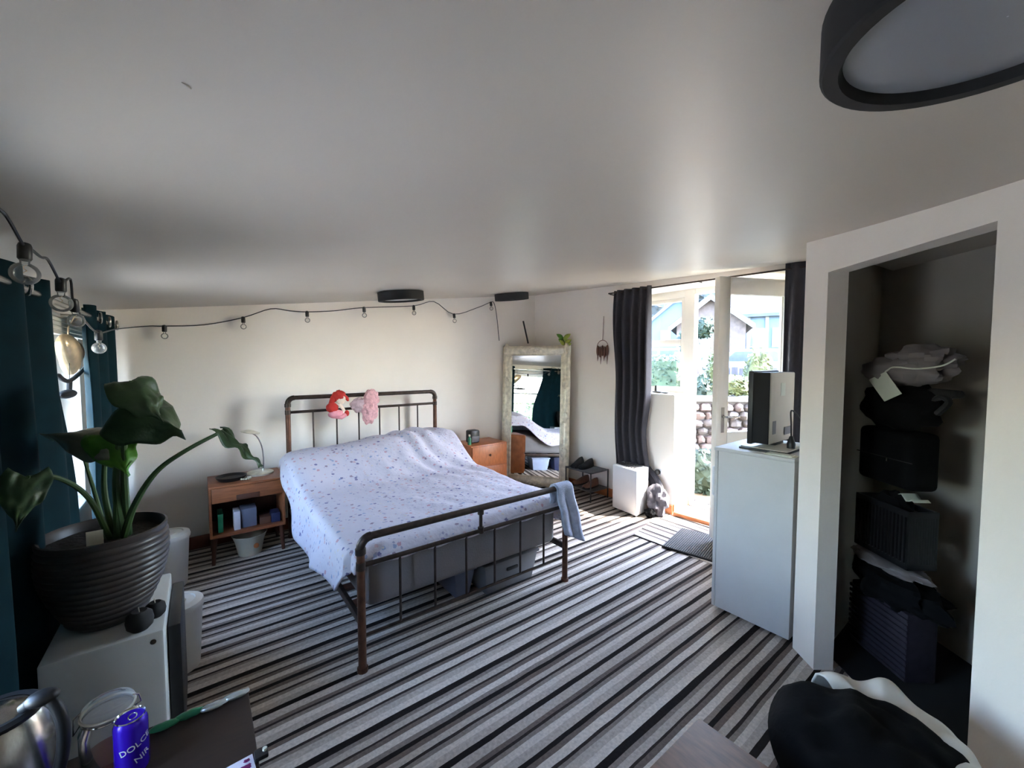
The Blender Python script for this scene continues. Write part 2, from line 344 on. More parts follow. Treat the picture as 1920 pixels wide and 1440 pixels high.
# skirting
struct('baseboard_back',MB().box(XL,YB-.018,0,3.78,YB,.11),M['brownwood'],bevel=.004)
struct('baseboard_right',MB().prism(quadp(0,2.06,-.016,0),0,.10),M['pine'],bevel=.004)
struct('baseboard_reveal',MB().prism([(rw(-.016,0,0).x,rw(-.016,0,0).y),(rw(-.016,.40,0).x,rw(-.016,.40,0).y),(rw(0,.40,0).x,rw(0,.40,0).y),(rw(0,0,0).x,rw(0,0,0).y)],.03,.11),M['pine'],bevel=.003)
struct('baseboard_closet',MB().prism(cq(S1+.005,2.4,-.014,0),0,.09),M['wall'],bevel=.003)
# doorstep and the turned strip of carpet
struct('trim_2',MB().prism(quadp(TJ+.01,-.02,-.005,.44),0,.03),M['carpet_x'])
struct('trim_3',MB().prism(quadp(TJ+.01,-.02,-.035,-.005),0,.042),M['pine'],bevel=.006)
mb=MB(); mb.prism([(3.17,2.285),(3.21,1.50),(3.97,1.25),(3.92,2.30),(3.66,2.40)],0,.006)
struct('floor_2',mb,M['carpet_x'])
# fixed window on the right and the door post
wr=sroot('window_2',rw(.4,.38,1.26)); f=MB()
def rbar(f,t0,t1,o0,o1,z0,z1): f.hexa([rw(t,o,z) for z in (z0,z1) for t,o in ((t0,o0),(t1,o0),(t1,o1),(t0,o1))])
rbar(f,-.04,.075,.33,.42,0.03,2.41); rbar(f,.075,TW,.34,.41,2.33,2.41); rbar(f,.075,TW,.34,.41,1.26,1.335); rbar(f,TW-.06,TW,.34,.41,1.335,2.33)
rbar(f,.075,.115,.345,.405,1.335,2.33); rbar(f,.115,TW-.06,.345,.405,1.80,1.87); rbar(f,.115,TW-.06,.35,.40,2.29,2.33)
obj('window_frame',f,M['upvc'],wr,bevel=.005)
for z0,z1 in ((1.335,1.80),(1.87,2.29)):
    g=MB(); rbar(g,.115,TW-.06,.372,.378,z0,z1); obj('pane',g,M['glass'],wr)
g=MB(); rbar(g,0.0,TW,-.012,.34,1.26,1.275); obj('sill',g,M['upvc'],wr,bevel=.004)
# door frame and open glazed leaf
dr=sroot('door_1',rw(-.55,.38,0)); f=MB()
rbar(f,TJ,TJ+.06,.33,.42,.03,2.41); rbar(f,TJ+.06,-.04,.33,.42,2.35,2.41); rbar(f,TJ+.06,-.04,.36,.42,.03,.055)
obj('door_frame',f,M['upvc'],dr,bevel=.005)
hg=V(4.37,1.41,0); la=R(23); ld=V(-math.cos(la),math.sin(la),0); ln=V(-ld.y,ld.x,0)
def lf(a,n,z): return hg+ld*a+ln*n+V(0,0,z)
def lbar(f,a0,a1,n0,n1,z0,z1): f.hexa([lf(a,n,z) for z in (z0,z1) for a,n in ((a0,n0),(a1,n0),(a1,n1),(a0,n1))])
f=MB(); L=.88; SR=.175
lbar(f,.02,SR,-.03,.03,.06,2.345); lbar(f,L-.115,L,-.03,.03,.06,2.345); lbar(f,SR,L-.115,-.03,.03,2.20,2.345); lbar(f,SR,L-.115,-.03,.03,.06,.26); lbar(f,SR,L-.115,-.03,.03,.90,1.0)
obj('leaf_frame',f,M['upvc'],dr,bevel=.006)
for z0,z1 in ((.26,.90),(1.0,2.20)):
    g=MB(); lbar(g,SR,L-.115,-.006,.006,z0,z1); obj('pane',g,M['glass'],dr)
g=MB()
for sgn in (1,-1):
    lbar(g,L-.075,L-.045,.03*sgn,.036*sgn,1.0,1.22); g.tube([lf(L-.06,.034*sgn,1.14),lf(L-.06,.075*sgn,1.14),lf(L-.075,.085*sgn,1.14),lf(L-.19,.085*sgn,1.14)],.009,8)
obj('door_handle',g,M['chrome'],dr)


# ------------------------------------------------------------ outdoors
def pol(az,r,z=0): return V(r*math.cos(R(az)),r*math.sin(R(az)),z)
def gp(name,poly,z0,z1,m): return struct(name,MB().prism(poly,z0,z1),m)
gp('ground',[(-40,-40),(90,-40),(90,90),(-40,90)],-.6,-.14,M['lawn'])
gp('bounce_patio',[(-9,-6),(-.96,-6),(-.96,6.5),(-9,6.5)],-.2,-.10,M['bounce_paving'])  # unseen paving added over the lawn, kept pale to bounce daylight indoors
gp('path',[(4.45,.2),(7.0,.4),(7.0,3.6),(5.2,4.2),(4.1,3.2)],-.2,-.10,M['sand'])
gp('ground_bank',[tuple(pol(a,r).to_tuple()[:2]) for a,r in ((12,12.5),(46,12.5),(46,70),(12,70))],-.3,.72,M['lawn'])
gp('road',[tuple(pol(a,r).to_tuple()[:2]) for a,r in ((14,14),(44,14),(44,20),(14,20))],.6,.74,M['stone'])
def leafy(mb,c,r,n,sz,rnd,core=True,boxy=False):
    c=Vector(c)
    if core: mb.ell(c,(r[0]*.88,r[1]*.88,r[2]*.88),14,10,amp=.3,fr=2.5,sd=c.x) if not boxy else mb.box(c.x-r[0]*.92,c.y-r[1]*.92,c.z-r[2],c.x+r[0]*.92,c.y+r[1]*.92,c.z+r[2]*.93)
    for k in range(n):
        d=V(rnd.gauss(0,1),rnd.gauss(0,1),rnd.gauss(0,1)).normalized()
        if boxy:
            m_=max(abs(d.x),abs(d.y),abs(d.z)); d=d/m_
            d=V(d.x,d.y,d.z)
        p=c+V(d.x*r[0],d.y*r[1],d.z*r[2])*rnd.uniform(.88,1.06)
        a=V(rnd.gauss(0,1),rnd.gauss(0,1),rnd.gauss(0,1)).normalized(); b_=a.orthogonal().normalized(); w=rnd.uniform(.6,1.2)*sz
        mb.add([p-a*w,p+b_*w*.5,p+a*w,p-b_*w*.5],[(0,1,2,3)])
    return mb
rnd=random.Random(3)
def hedge(c,r,n,sz,m,label,name='hedge',cat='hedge',rot=None):
    o=single(name,leafy(MB(),c,r,n*2,sz,rnd,boxy=(name=='hedge')),m,label,cat,(c[0],c[1],c[2]-r[2]),flat=True); return o
hp_=pol(32.6,8.6); hedge((hp_.x,hp_.y,.78),(.45,.62,.93),2600,.045,M['hedge'],'clipped green hedge seen through the fixed window')
def house(name,az,r,hw,eave,apex,depth,wallm,label,base=.72,wins=()):
    c=pol(az,r,base); f=V(c.x,c.y,0).normalized(); sd=V(-f.y,f.x,0); t=thing(name,label,'house',c)
    P=lambda a,d,z: V(c.x,c.y,0)+sd*a+f*d+V(0,0,z)
    vs=[P(-hw,0,base),P(hw,0,base),P(hw,0,eave),P(0,0,apex),P(-hw,0,eave)]; vs+= [v+f*depth for v in vs]
    obj('walls',MB().add(vs,[(0,1,2,3,4),(9,8,7,6,5),(0,5,6,1),(1,6,7,2),(2,7,8,3),(3,8,9,4),(4,9,5,0)]),wallm,t,flat=True)
    for s in (-1,1):
        o_=.35; sl=(apex-eave)/hw
        q=[P(s*(hw+o_),-.3,eave-sl*o_+.05),P(0,-.3,apex+.05),P(0,depth+.3,apex+.05),P(s*(hw+o_),depth+.3,eave-sl*o_+.05)]
        obj('roof_slope',MB().add(q+[v+V(0,0,.14) for v in q],[(0,1,2,3),(7,6,5,4),(0,1,5,4),(1,2,6,5),(2,3,7,6),(3,0,4,7)]),M['roof'],t,flat=True)
        q=[P(s*(hw+o_),-.36,eave-sl*o_-.12),P(0,-.36,apex-.12),P(0,-.3,apex-.12),P(s*(hw+o_),-.3,eave-sl*o_-.12)]
        obj('bargeboard',MB().add(q+[v+V(0,0,.26) for v in q],[(0,1,2,3),(7,6,5,4),(0,1,5,4),(1,2,6,5),(2,3,7,6),(3,0,4,7)]),M['whiteex'],t,flat=True)
    for (a,z,w,h) in wins:
        fr=obj('window',MB().hexa([P(x,d,zz) for zz in (z,z+h) for x,d in ((a-w,-.05),(a+w,-.05),(a+w,.02),(a-w,.02))]),M['whiteex'],t,flat=True)
        for s in (-1,1): obj('pane',MB().hexa([P(x,d,zz) for zz in (z+.08,z+h-.08) for x,d in ((a+s*w*.5-w*.42,-.07),(a+s*w*.5+w*.42,-.07),(a+s*w*.5+w*.42,-.03),(a+s*w*.5-w*.42,-.03))]),M['darkglass'],fr,flat=True)
    return t
house('house',30.7,36,2.7,4.6,6.9,9,M['bluewall'],'pale blue gabled house behind the hedge, in the fixed window',wins=((.9,3.2,.4,1.1),(-.9,3.0,.55,1.2)))
house('house',37.8,50,3.6,5.6,8.4,9,M['whiteex'],'pale house with slate roof left of the blue gabled house',wins=((-1.5,3.2,.6,1.2),))
house('house',26.9,22,1.5,3.55,4.75,6,M['brick'],'small brick gabled house seen through the open door gap',wins=((0,2.2,.5,.9),))
# wide house across the road
c=pol(21.6,30,.72); t=thing('house','wide pale blue house seen through the open glazed door','house',c)
f_=V(c.x,c.y,0).normalized(); sd_=V(-f_.y,f_.x,0)
def hp2(a,d,z): return V(c.x,c.y,0)+sd_*a+f_*d+V(0,0,z)
def hb2(a0,a1,d0,d1,z0,z1): return MB().hexa([hp2(a,d,z) for z in (z0,z1) for a,d in ((a0,d0),(a1,d0),(a1,d1),(a0,d1))])
obj('walls',hb2(-4,1.9,0,5,.72,4.6),M['bluewall2'],t,flat=True)
obj('roof_slope',MB().add([hp2(-4.4,-.4,4.5),hp2(2.2,-.4,4.5),hp2(2.2,3.5,6.3),hp2(-4.4,3.5,6.3),hp2(-4.4,-.4,4.7),hp2(2.2,-.4,4.7),hp2(2.2,3.5,6.5),hp2(-4.4,3.5,6.5)],[(0,1,2,3),(7,6,5,4),(0,1,5,4),(1,2,6,5),(2,3,7,6),(3,0,4,7)]),M['roof'],t,flat=True)
for a in (1.8,1.0,.6,-.4,-1.8,-3.2): obj('pilaster',hb2(a-.09,a+.09,-.12,0,.72,4.6),M['whiteex'],t,flat=True)
for a,z in ((1.4,2.6),(.1,2.6),(-1.1,2.6),(-2.5,2.6)):
    w_=obj('window',hb2(a-.42,a+.42,-.08,0,z,z+1.2),M['whiteex'],t,flat=True); obj('pane',hb2(a-.34,a+.34,-.1,-.07,z+.08,z+1.12),M['darkglass'],w_,flat=True)
def car(az,r,label,flip=1):
    c=pol(az,r,.74); f=V(c.x,c.y,0).normalized(); s=V(-f.y,f.x,0); t=thing('car',label,'car',c); P=lambda a,d,z: c+s*a*flip+f*d+V(0,0,z)
    prof=[(-2,.3),(-2,.75),(-1.2,.9),(-.7,1.38),(.7,1.4),(1.3,.95),(2,.85),(2.05,.3)]
    n=len(prof); obj('body',MB().add([P(a,-.8,z) for a,z in prof]+[P(a,.8,z) for a,z in prof],[tuple(range(n)),tuple(range(2*n-1,n-1,-1))]+[(i,(i+1)%n,n+(i+1)%n,n+i) for i in range(n)]),M['carw'],t,bevel=.06)
    for a0,a1,b0,b1 in ((-.98,-.05,-.62,-.05),(.03,1.05,.03,.62)): obj('side_window',MB().add([P(a0,-.815,.95),P(a1,-.815,.95),P(b1,-.815,1.3),P(b0,-.815,1.3)],[(0,1,2,3)]),M['darkglass'],t,thick=.01,flat=True)
    q=V(0,0,1).rotation_difference(f).to_matrix()
    for a in (-1.25,1.3):
        for d in (-.82,.62): obj('wheel',MB().lathe([(.001,0),(.3,0),(.32,.04),(.32,.16),(.3,.2),(.001,.2)],P(a,d,.32),18,q),M['tyre'],t)
car(33.0,15.5,'silver car parked above the hedge line, in the fixed window'); car(22.0,18,'silver car parked beyond the fence, in the open door glass',-1)
# row of tall trees added behind the houses to block low sky light
for k,(az,r,h,w) in enumerate(((40,58,13,5),(36.2,62,15,5.5),(32.8,60,12.5,4.5),(29.6,64,14,5),(26.2,58,11,4.2),(23.2,62,13.5,4.8),(20,60,12,4.6),(16.5,56,13,5),(12.5,58,14,5.5))):
    c=pol(az,r,.7); t=thing('tree','tall grey green tree added behind the houses to block low sky','tree',c,'added sky-blocking trees')
    obj('trunk',MB().tube([c,c+V(0,.2,h*.35),c+V(.2,0,h*.6)],[.5,.4,.2],8),M['bark'],t)
    obj('crown',leafy(leafy(MB(),c+V(0,0,h*.6),(w*.55,w,h*.38),500,.55,rnd),c+V(0,w*.2,h*.8),(w*.4,w*.6,h*.22),250,.5,rnd),M['skyblock_tree'],t,flat=True)
# brick wall by the road
def gwall(name,az0,az1,r,z0,z1,m,label,cat='wall'):
    a,b_=pol(az0,r),pol(az1,r); d=(b_-a).normalized(); n=V(-d.y,d.x,0)*.12
    return single(name,MB().hexa([V(p.x,p.y,z) for z in (z0,z1) for p in (a-n,b_-n,b_+n,a+n)]),m,label,cat,((a+b_)/2+V(0,0,z0)).to_tuple(),bevel=.02)
gwall('boundary_wall',31.0,26,13.2,.72,1.95,M['brick'],'brown boundary wall beyond the hedge')
# stone retaining wall
a0,a1=pol(30.5,6.3),pol(18,6.9); t=thing('stone_wall','low rust and grey stone retaining wall in the garden','wall',(a0+a1)/2+V(0,0,-.12))
d=(a1-a0); Ln=d.length; d.normalize(); n_=V(-d.y,d.x,0)
obj('wall_core',MB().hexa([V(p.x,p.y,z) for z in (-.12,1.08) for p in (a0+n_*.06,a1+n_*.06,a1+n_*.34,a0+n_*.34)]),M['stone'],t)
shared={}
for row in range(10):
    x=.0; k=0
    while x<Ln-.1:
        w=rnd.uniform(.10,.22); p=a0+d*(x+w/2)+n_*rnd.uniform(.03,.07); z=-.06+row*.115
        key=(int(w*20),k%3)
        m_=(M['stone'],M['brick'],M['sand'],M['stone'])[rnd.randrange(2)]
        o=obj('stone',MB().ell((p.x,p.y,z),(w*.53,.09,.064),8,6,amp=.35,sd=x+row,mtx=Matrix((d,n_,V(0,0,1))).transposed()),m_,t); x+=w; k+=1
obj('coping',MB().hexa([V(p.x,p.y,z) for z in (1.06,1.12) for p in (a0,a1,a1+n_*.4,a0+n_*.4)]),M['whiteex'],t,bevel=.015)
# garden fence of upright boards
b0,b1=pol(25.2,9.2),pol(18.5,9.2); t=thing('board_fence','grey upright board fence behind the stone wall','fence',(b0+b1)/2+V(0,0,-.14))
d=(b1-b0); Ln=d.length; d.normalize(); n_=V(-d.y,d.x,0); nb=int(Ln/.13)
pm=None
for k in range(nb):
    p=b0+d*(k*.13+.05); o=obj('board',MB().hexa([V(q.x,q.y,z) for z in (-.14,1.52+.015*math.sin(k*2.1)) for q in (p-d*.055,p+d*.055,p+d*.055+n_*.02,p-d*.055+n_*.02)]),M['fencew'],t,flat=True)
for z in (.2,1.2): obj('rail',MB().hexa([V(q.x,q.y,zz) for zz in (z,z+.07) for q in (b0+n_*.02,b1+n_*.02,b1+n_*.06,b0+n_*.06)]),M['fencew'],t,flat=True)
# tree and shrubs
c=pol(26.9,7.6,-.14); t=thing('tree','pale trunked small tree with dark crown in the door gap','tree',c)
obj('trunk',MB().tube(spline([c,c+V(.02,.02,.6),c+V(-.02,.10,1.2),c+V(0,.22,1.75),c+V(.05,.30,2.2)]),[.14]+[.11]*12+[.07]*11+[.05],10),M['bark'],t)
obj('crown',leafy(leafy(MB(),c+V(0,.38,2.15),(.2,.14,.26),300,.045,rnd),c+V(.1,.15,2.35),(.18,.16,.18),220,.045,rnd),M['hedge2'],t,flat=True)
def shrub(az,r,z,rr,n,m,label,sz=.045):
    c=pol(az,r,z); return single('shrub',leafy(MB(),(c.x,c.y,z+rr[2]),rr,n,sz,rnd),m,label,'shrub',(c.x,c.y,z),flat=True)
shrub(26.0,8.6,-.14,(.2,.2,1.08),900,M['shrub'],'yellow green shrub behind the pale trunk')
shrub(27.7,7.4,.2,(.22,.22,.62),500,M['hedge2'],'dark green shrub left of the pale trunk')
shrub(21.6,8.0,-.14,(.25,.25,1.02),1100,M['shrub'],'yellow green shrub standing above the board fence')
shrub(24.2,6.95,1.125,(.2,.26,.15),300,M['shrub'],'low yellow plant on the stone wall, in the door glass')
shrub(22.9,6.15,-.12,(.2,.26,.22),300,M['hedge2'],'dark green plant by the stone wall, in the door glass')
shrub(27.4,5.9,-.12,(.2,.26,.30),420,M['hedge2'],'dark leafy plant at the foot of the stone wall')
# garden on the left of the room
hedge((-3.2,9.2,.35),(2.9,.5,.52),3800,.05,M['hedge'],'low hedge outside the left window, beyond the far curtain')
hedge((-8.5,2.0,.5),(.6,8.0,.65),5200,.07,M['hedge'],'long hedge across the garden outside the left window')

# ------------------------------------------------------------ ceiling lamps
def cnorm(x,y):
    e=.02; return V(-(ceil(x+e,y)-ceil(x-e,y))/(2*e),-(ceil(x,y+e)-ceil(x,y-e))/(2*e),1).normalized()
def lamp(x,y,label,dz=0,h=.08):
    n=cnorm(x,y); q=V(0,0,1).rotation_difference(n).to_matrix(); c=V(x,y,ceil(x,y)+dz)
    t=thing('ceiling_lamp',label,'lamp',c,'black drum ceiling lamps')
    obj('drum_rim',MB().lathe([(.17,-.004),(.2,-.004),(.2,-h+.004),(.196,-h),(.176,-h),(.172,-h+.006),(.172,-.01)],c,64,q,cap=False),M['blackm'],t)
    obj('diffuser',MB().lathe([(.171,-h+.016),(.14,-h+.013),(.08,-h+.011),(.001,-h+.01)],c,64,q,cap=False),M['diff'],t)
    obj('base_plate',MB().lathe([(.001,-.003),(.168,-.003),(.168,-.02),(.001,-.02)],c,40,q,cap=False),M['whitem'],t)
    return t
lamp(.865,.05,'black drum ceiling lamp nearest the alcove, its pale diffuser in full view')
lamp(1.45,3.53,'black drum ceiling lamp above the bed head, left of the far pair')
lamp(2.95,3.87,'black drum ceiling lamp above the tall leaning mirror')

# ------------------------------------------------------------ bed
BX0,BX1,BY0,BY1=.632,2.102,2.108,4.18
t=thing('bed_frame','bronzed metal pipe bed frame with spindled head and foot ends','bed',(1.367,3.14,0))
def pipe(P,r,n=8): return MB().tube(P,r,n if n>8 else 12)
def bedend(y,h,hl,zlow,nm):
    rr=.055
    def arc(xc,zc,a0,a1): return [V(xc+rr*math.cos(R(a)),y,zc+rr*math.sin(R(a))) for a in range(a0,a1+(1 if a1>a0 else -1),15 if a1>a0 else -15)]
    for s,x in ((0,BX0),(1,BX1)):
        obj('post',MB().tube([V(x,y,.0),V(x,y,.02),V(x,y,.021),V(x,y,h-rr)],[.028,.028,.021,.021],14),M['rust'],t)
        zc=h-rr
        P=[V((x+rr*(1-math.cos(R(a))) if s==0 else x-rr*(1-math.cos(R(a)))),y,zc+rr*math.sin(R(a))) for a in range(0,91,15)]
        obj('elbow',MB().tube(P,.023,14),M['iron'],t)
        obj('collar',MB().lathe([(.021,-.02),(.027,-.018),(.027,.012),(.021,.014)],(x,y,zc-.01),16,cap=False),M['iron'],t)
        obj('collar',MB().lathe([(.015,-.022),(.024,-.02),(.024,.02),(.015,.022)],(x,y,hl),16,cap=False),M['iron'],t)
    obj('top_rail',MB().tube([V(BX0+rr,y,h),V(BX1-rr,y,h)],.02,14),M['iron'],t)
    obj('mid_rail',MB().tube([V(BX0,y,hl),V(BX1,y,hl)],.013,12),M['iron'],t)
    obj('low_rail',MB().tube([V(BX0,y,zlow),V(BX1,y,zlow)],.009,10),M['iron'],t)
    for k in range(1,7):
        x=BX0+(BX1-BX0)*k/7; obj('spindle',MB().tube([V(x,y,zlow),V(x,y,hl)],.0075,8),M['iron'],t)
bedend(BY0,.705,.56,.185,'foot'); bedend(BY1,1.288,1.156,.40,'head')
xm=(BX0+BX1)/2
obj('centre_fitting',MB().tube([V(xm,BY0,.56),V(xm,BY0,.705)],.011,10).lathe([(.014,-.022),(.02,-.02),(.02,.02),(.014,.022)],(xm,BY0,.685),14,cap=False).lathe([(.012,-.02),(.019,-.018),(.019,.018),(.012,.02)],(xm,BY0,.565),14,cap=False),M['iron'],t)
for x in (BX0,BX1): obj('side_rail',MB().box(x-.012,BY0,.24,x+.012,BY1,.28),M['iron'],t,bevel=.003)
for k in range(10):
    y=BY0+.15+k*.2; obj('slat',MB().box(BX0+.012,y,.262,BX1-.012,y+.06,.277),M['dark_teak'],t)
single('mattress',MB().box(.672,2.16,.28,2.062,4.14,.575),M['mattress'],'grey mattress lying on the bronzed metal bed frame','mattress',(1.367,3.15,.28),bevel=.05,seg=4)
# bedspread
def ztop(x,y):
    z=.615+.012*noise.noise(V(x*2.2,y*2.2,0))
    b=smooth(3.25,3.92,y)*(.22+.09*smooth(.9,1.75,x)-.03*smooth(1.75,2.1,x))*(1-.25*smooth(3.98,4.14,y))
    z+=b
    z+=.013*smooth(1.0,1.7,x)*smooth(2.9,3.5,y)*math.sin((x*13+y*6)*2.2+2.5*noise.noise(V(x*3,y*3,2)))
    z+=.009*noise.noise(V(x*7+y*3,y*4,1))+.004*noise.noise(V(x*16,y*13,5))
    return z
def hem(y):  # hang of the left side below the edge
    if y<2.32: return lerp(.03,.22,(y-2.13)/.19)
    return .215+.055*smooth(2.32,2.9,y)-.08*smooth(3.1,3.75,y)-.10*smooth(3.7,4.1,y)+.012*math.sin(y*9)
def hemr(y): return .16+.03*math.sin(y*6)
def spread(u,v):
    y=lerp(2.13,4.13,v); xl=.64; xr=2.10
    hl,hr=hem(y),hemr(y)
    s=lerp(-hl-.06,(xr-xl)+hr+.06,u); W=xr-xl; rr=.06
    def edge(d,zt,side):  # d = distance past the edge start
        if d<rr*1.57:
            a=d/rr; return rr*math.sin(a),-(rr-rr*math.cos(a))
        return rr+.05*smooth(0,.25,d-rr*1.57)*(1+.5*math.sin(y*10+side)),-rr-(d-rr*1.57)
    if s<0:
        dx,dz=edge(-s,0,0); x=xl-dx*(1 if y>2.2 else .5)-.03*smooth(3.3,3.9,y)*smooth(0,.1,-s); z=ztop(xl,y)+dz
    elif s>W:
        dx,dz=edge(s-W,0,2); x=xr+dx*.6; z=ztop(xr,y)+dz
    else: x=xl+s; z=ztop(x,y)
    if y<2.2:
        q=(2.2-y)/.07; z-=.05*smooth(0,1,q)**2
    return V(x,y,z)
o=single('bedspread',MB().grid(spread,130,120),M['floral'],'white bedspread scattered with small flowers, draped over the bed','bedspread',(1.367,3.14,.6),thick=.012,ang=180)
# front fold of bedspread tucked behind the foot rail
obj('front_fold',MB().grid(lambda u,v: V(lerp(.70,2.10,u),2.13-.018*math.sin(v*PI)*1.2,lerp(ztop(lerp(.70,2.1,u),2.13)-.045,.535,v)+.006*math.sin(u*40)*v),50,8),M['floral'],o,thick=.01,ang=180)
# towel over the foot rail
def towel(u,v):
    L1=.36; L2=.16; s=lerp(-L2,L1,v); r=.03; x=lerp(1.985,2.125,u)
    a=max(-PI/2,min(PI/2,s/r)); 
    if abs(s)<r*PI/2: yy=BY0-r*math.sin(s/r); zz=.705+r*math.cos(s/r)
    elif s>0: yy=BY0-r-.05*smooth(.05,.4,s); zz=.705-(s-r*PI/2)
    else: yy=BY0+r+.01; zz=.705-(-s-r*PI/2)
    x+= .10*max(0,s)/.4*lerp(.35,1,u)
    zz-= .10*u*smooth(.1,.36,s)
    return V(x+.005*math.sin(v*20),yy-.012*math.sin(u*9)*smooth(0,.2,abs(s)),zz)
single('towel',MB().grid(towel,14,34),M['towel'],'grey blue towel draped over the right end of the bed foot rail','towel',(2.05,BY0,.7),thick=.018,ang=180)
# doll and pink cloth on the headboard
t=thing('rag_doll','small red and pink soft doll hooked over the bed head rail','toy',(1.04,4.13,1.15))
obj('head',MB().ell((1.075,4.135,1.26),(.05,.045,.055)),M['skin'],t)
obj('hair',MB().ell((1.065,4.145,1.285),(.066,.056,.058),amp=.25,fr=4).tube([V(1.02,4.14,1.28),V(.995,4.135,1.22),V(1.01,4.13,1.19)],[.03,.026,.012],10).tube([V(1.11,4.14,1.285),V(1.14,4.135,1.26),V(1.15,4.13,1.235)],[.022,.018,.008],10),M['red'],t)
obj('body',MB().ell((1.0,4.125,1.18),(.055,.04,.05),amp=.15),M['red'],t)
obj('skirt',MB().ell((1.03,4.125,1.12),(.07,.042,.04),amp=.25,fr=4),M['pink'],t)
obj('leg',MB().tube([V(1.03,4.12,1.10),V(1.08,4.11,1.085),V(1.12,4.11,1.11)],[.026,.022,.02],10),M['pink'],t)
obj('shoe',MB().ell((1.128,4.11,1.12),(.022,.022,.03)),M['red'],t)
obj('arm',MB().tube([V(1.06,4.11,1.21),V(1.09,4.1,1.17),V(1.1,4.1,1.15)],[.018,.015,.013],8),M['skin'],t)
t=thing('pink_scarf','pale pink knitted cloth bunched on the bed head rail','cloth',(1.34,4.13,1.03))
obj('bunch',MB().ell((1.375,4.135,1.255),(.075,.045,.085),28,18,amp=.3,fr=2.2,sd=2).ell((1.355,4.13,1.12),(.08,.04,.115),28,18,amp=.35,fr=2.5,sd=5),M['pinkknit'],t)
obj('loose_end',MB().ell((1.25,4.14,1.19),(.075,.03,.07),22,14,amp=.35,fr=2.4,sd=8),M['pinkgrey'],t)


# ------------------------------------------------------------ left nightstand
nx0,nx1,ny0,ny1,nz=.03,.555,3.93,4.33,.635
t=thing('nightstand','teak nightstand with open shelf, beside the left of the bed','nightstand',(.29,4.13,0))
obj('top_board',MB().box(nx0,ny0-.01,nz-.018,nx1,ny1,nz),M['teak'],t,bevel=.004)
for x in (nx0,nx1-.018): obj('side_panel',MB().box(x,ny0,.22,x+.018,ny1,nz-.018),M['teak'],t,bevel=.002)
obj('back_panel',MB().box(nx0+.018,ny1-.012,.24,nx1-.018,ny1,nz-.018),M['dark_teak'],t)
obj('bottom_board',MB().box(nx0+.018,ny0,.22,nx1-.018,ny1-.012,.245),M['teak'],t)
dw=obj('drawer',MB().box(nx0+.02,ny0-.006,.50,nx1-.02,ny0+.25,nz-.02),M['teak'],t,bevel=.003)
obj('finger_pull',MB().box(.21,ny0-.014,.505,.37,ny0-.005,.545),M['dark_teak'],dw,bevel=.003)
for x,y in ((nx0+.03,ny0+.03),(nx1-.03,ny0+.03),(nx0+.03,ny1-.03),(nx1-.03,ny1-.03)):
    obj('leg',MB().tube([V(x,y,.22),V(x+(.012 if x>.3 else -.012),y,0)],[.02,.013],10),M['dark_teak'],t)
zs=.2455
def boxthing(name,x0,y0,z0,x1,y1,z1,m,label,cat,rot=0,group=None,bevel=.004):
    return single(name,MB().box(x0,y0,z0,x1,y1,z1,rot),m,label,cat,((x0+x1)/2,(y0+y1)/2,z0),group,bevel=bevel)
boxthing('book',.085,3.97,zs,.12,4.14,zs+.15,M['green'],'dark green upright book at the left of the nightstand shelf','book')
boxthing('white_frame_box',.19,3.96,zs,.235,4.1,zs+.15,M['cardw'],'narrow white box standing on the nightstand shelf','box')
boxthing('carton',.24,3.98,zs,.35,4.12,zs+.155,M['bluegrey'],'blue grey carton on the nightstand shelf behind the pot','box')
boxthing('small_case',.37,3.97,zs,.45,4.1,zs+.06,M['brownshoe'],'small dark red brown case on the nightstand shelf','case')
boxthing('gadget',.455,3.965,zs,.52,4.1,zs+.08,M['navy'],'dark navy gadget at the right of the nightstand shelf','gadget')
# on top: desk lamp, dish, beads
t=thing('desk_lamp','chrome disc headed desk lamp on the left nightstand','lamp',(.40,4.17,nz))
obj('base',MB().lathe([(.001,0),(.105,0),(.105,.014),(.095,.02),(.02,.024),(.001,.024)],(.40,4.17,nz),40),M['silverframe'],t)
obj('stem',MB().tube(spline([V(.425,4.19,nz+.02),V(.432,4.19,nz+.12),V(.42,4.18,nz+.24),V(.385,4.165,nz+.33),V(.335,4.15,nz+.375)]),.006,8),M['chrome'],t)
obj('disc_head',MB().lathe([(.001,.02),(.03,.018),(.072,.004),(.074,0),(.066,-.006),(.001,-.006)],(.335,4.15,nz+.375),36,Matrix.Rotation(R(12),3,'Y')),M['silverframe'],t)
single('dish',MB().lathe([(.001,0),(.09,0),(.105,.02),(.11,.032),(.104,.032),(.09,.012),(.001,.01)],(.19,4.10,nz),36),M['black'],'round black dish on the left nightstand','dish',(.19,4.10,nz))
t=thing('bead_bracelet','pale bead bracelet spilling off the black dish','bracelet',(.285,4.04,nz))
for k in range(12):
    a=2*PI*k/12; obj('bead',MB().ell((.285+.035*math.cos(a),4.03+.028*math.sin(a),nz+.010+(.0) ),(.009,.009,.009),10,6),M['cream'],t)
# basin under nightstand
t=thing('cream_pail','cream enamel pail under the left nightstand','pail',(.30,4.05,0))
obj('bowl',MB().lathe([(.001,0),(.085,0),(.105,.11),(.125,.165),(.13,.17),(.125,.172),(.118,.165),(.098,.11),(.08,.008),(.001,.008)],(.30,4.05,0),36),M['cream'],t)
obj('emblem',MB().ell((.338,3.951,.085),(.02,.006,.022),14,8),M['pine'],t)
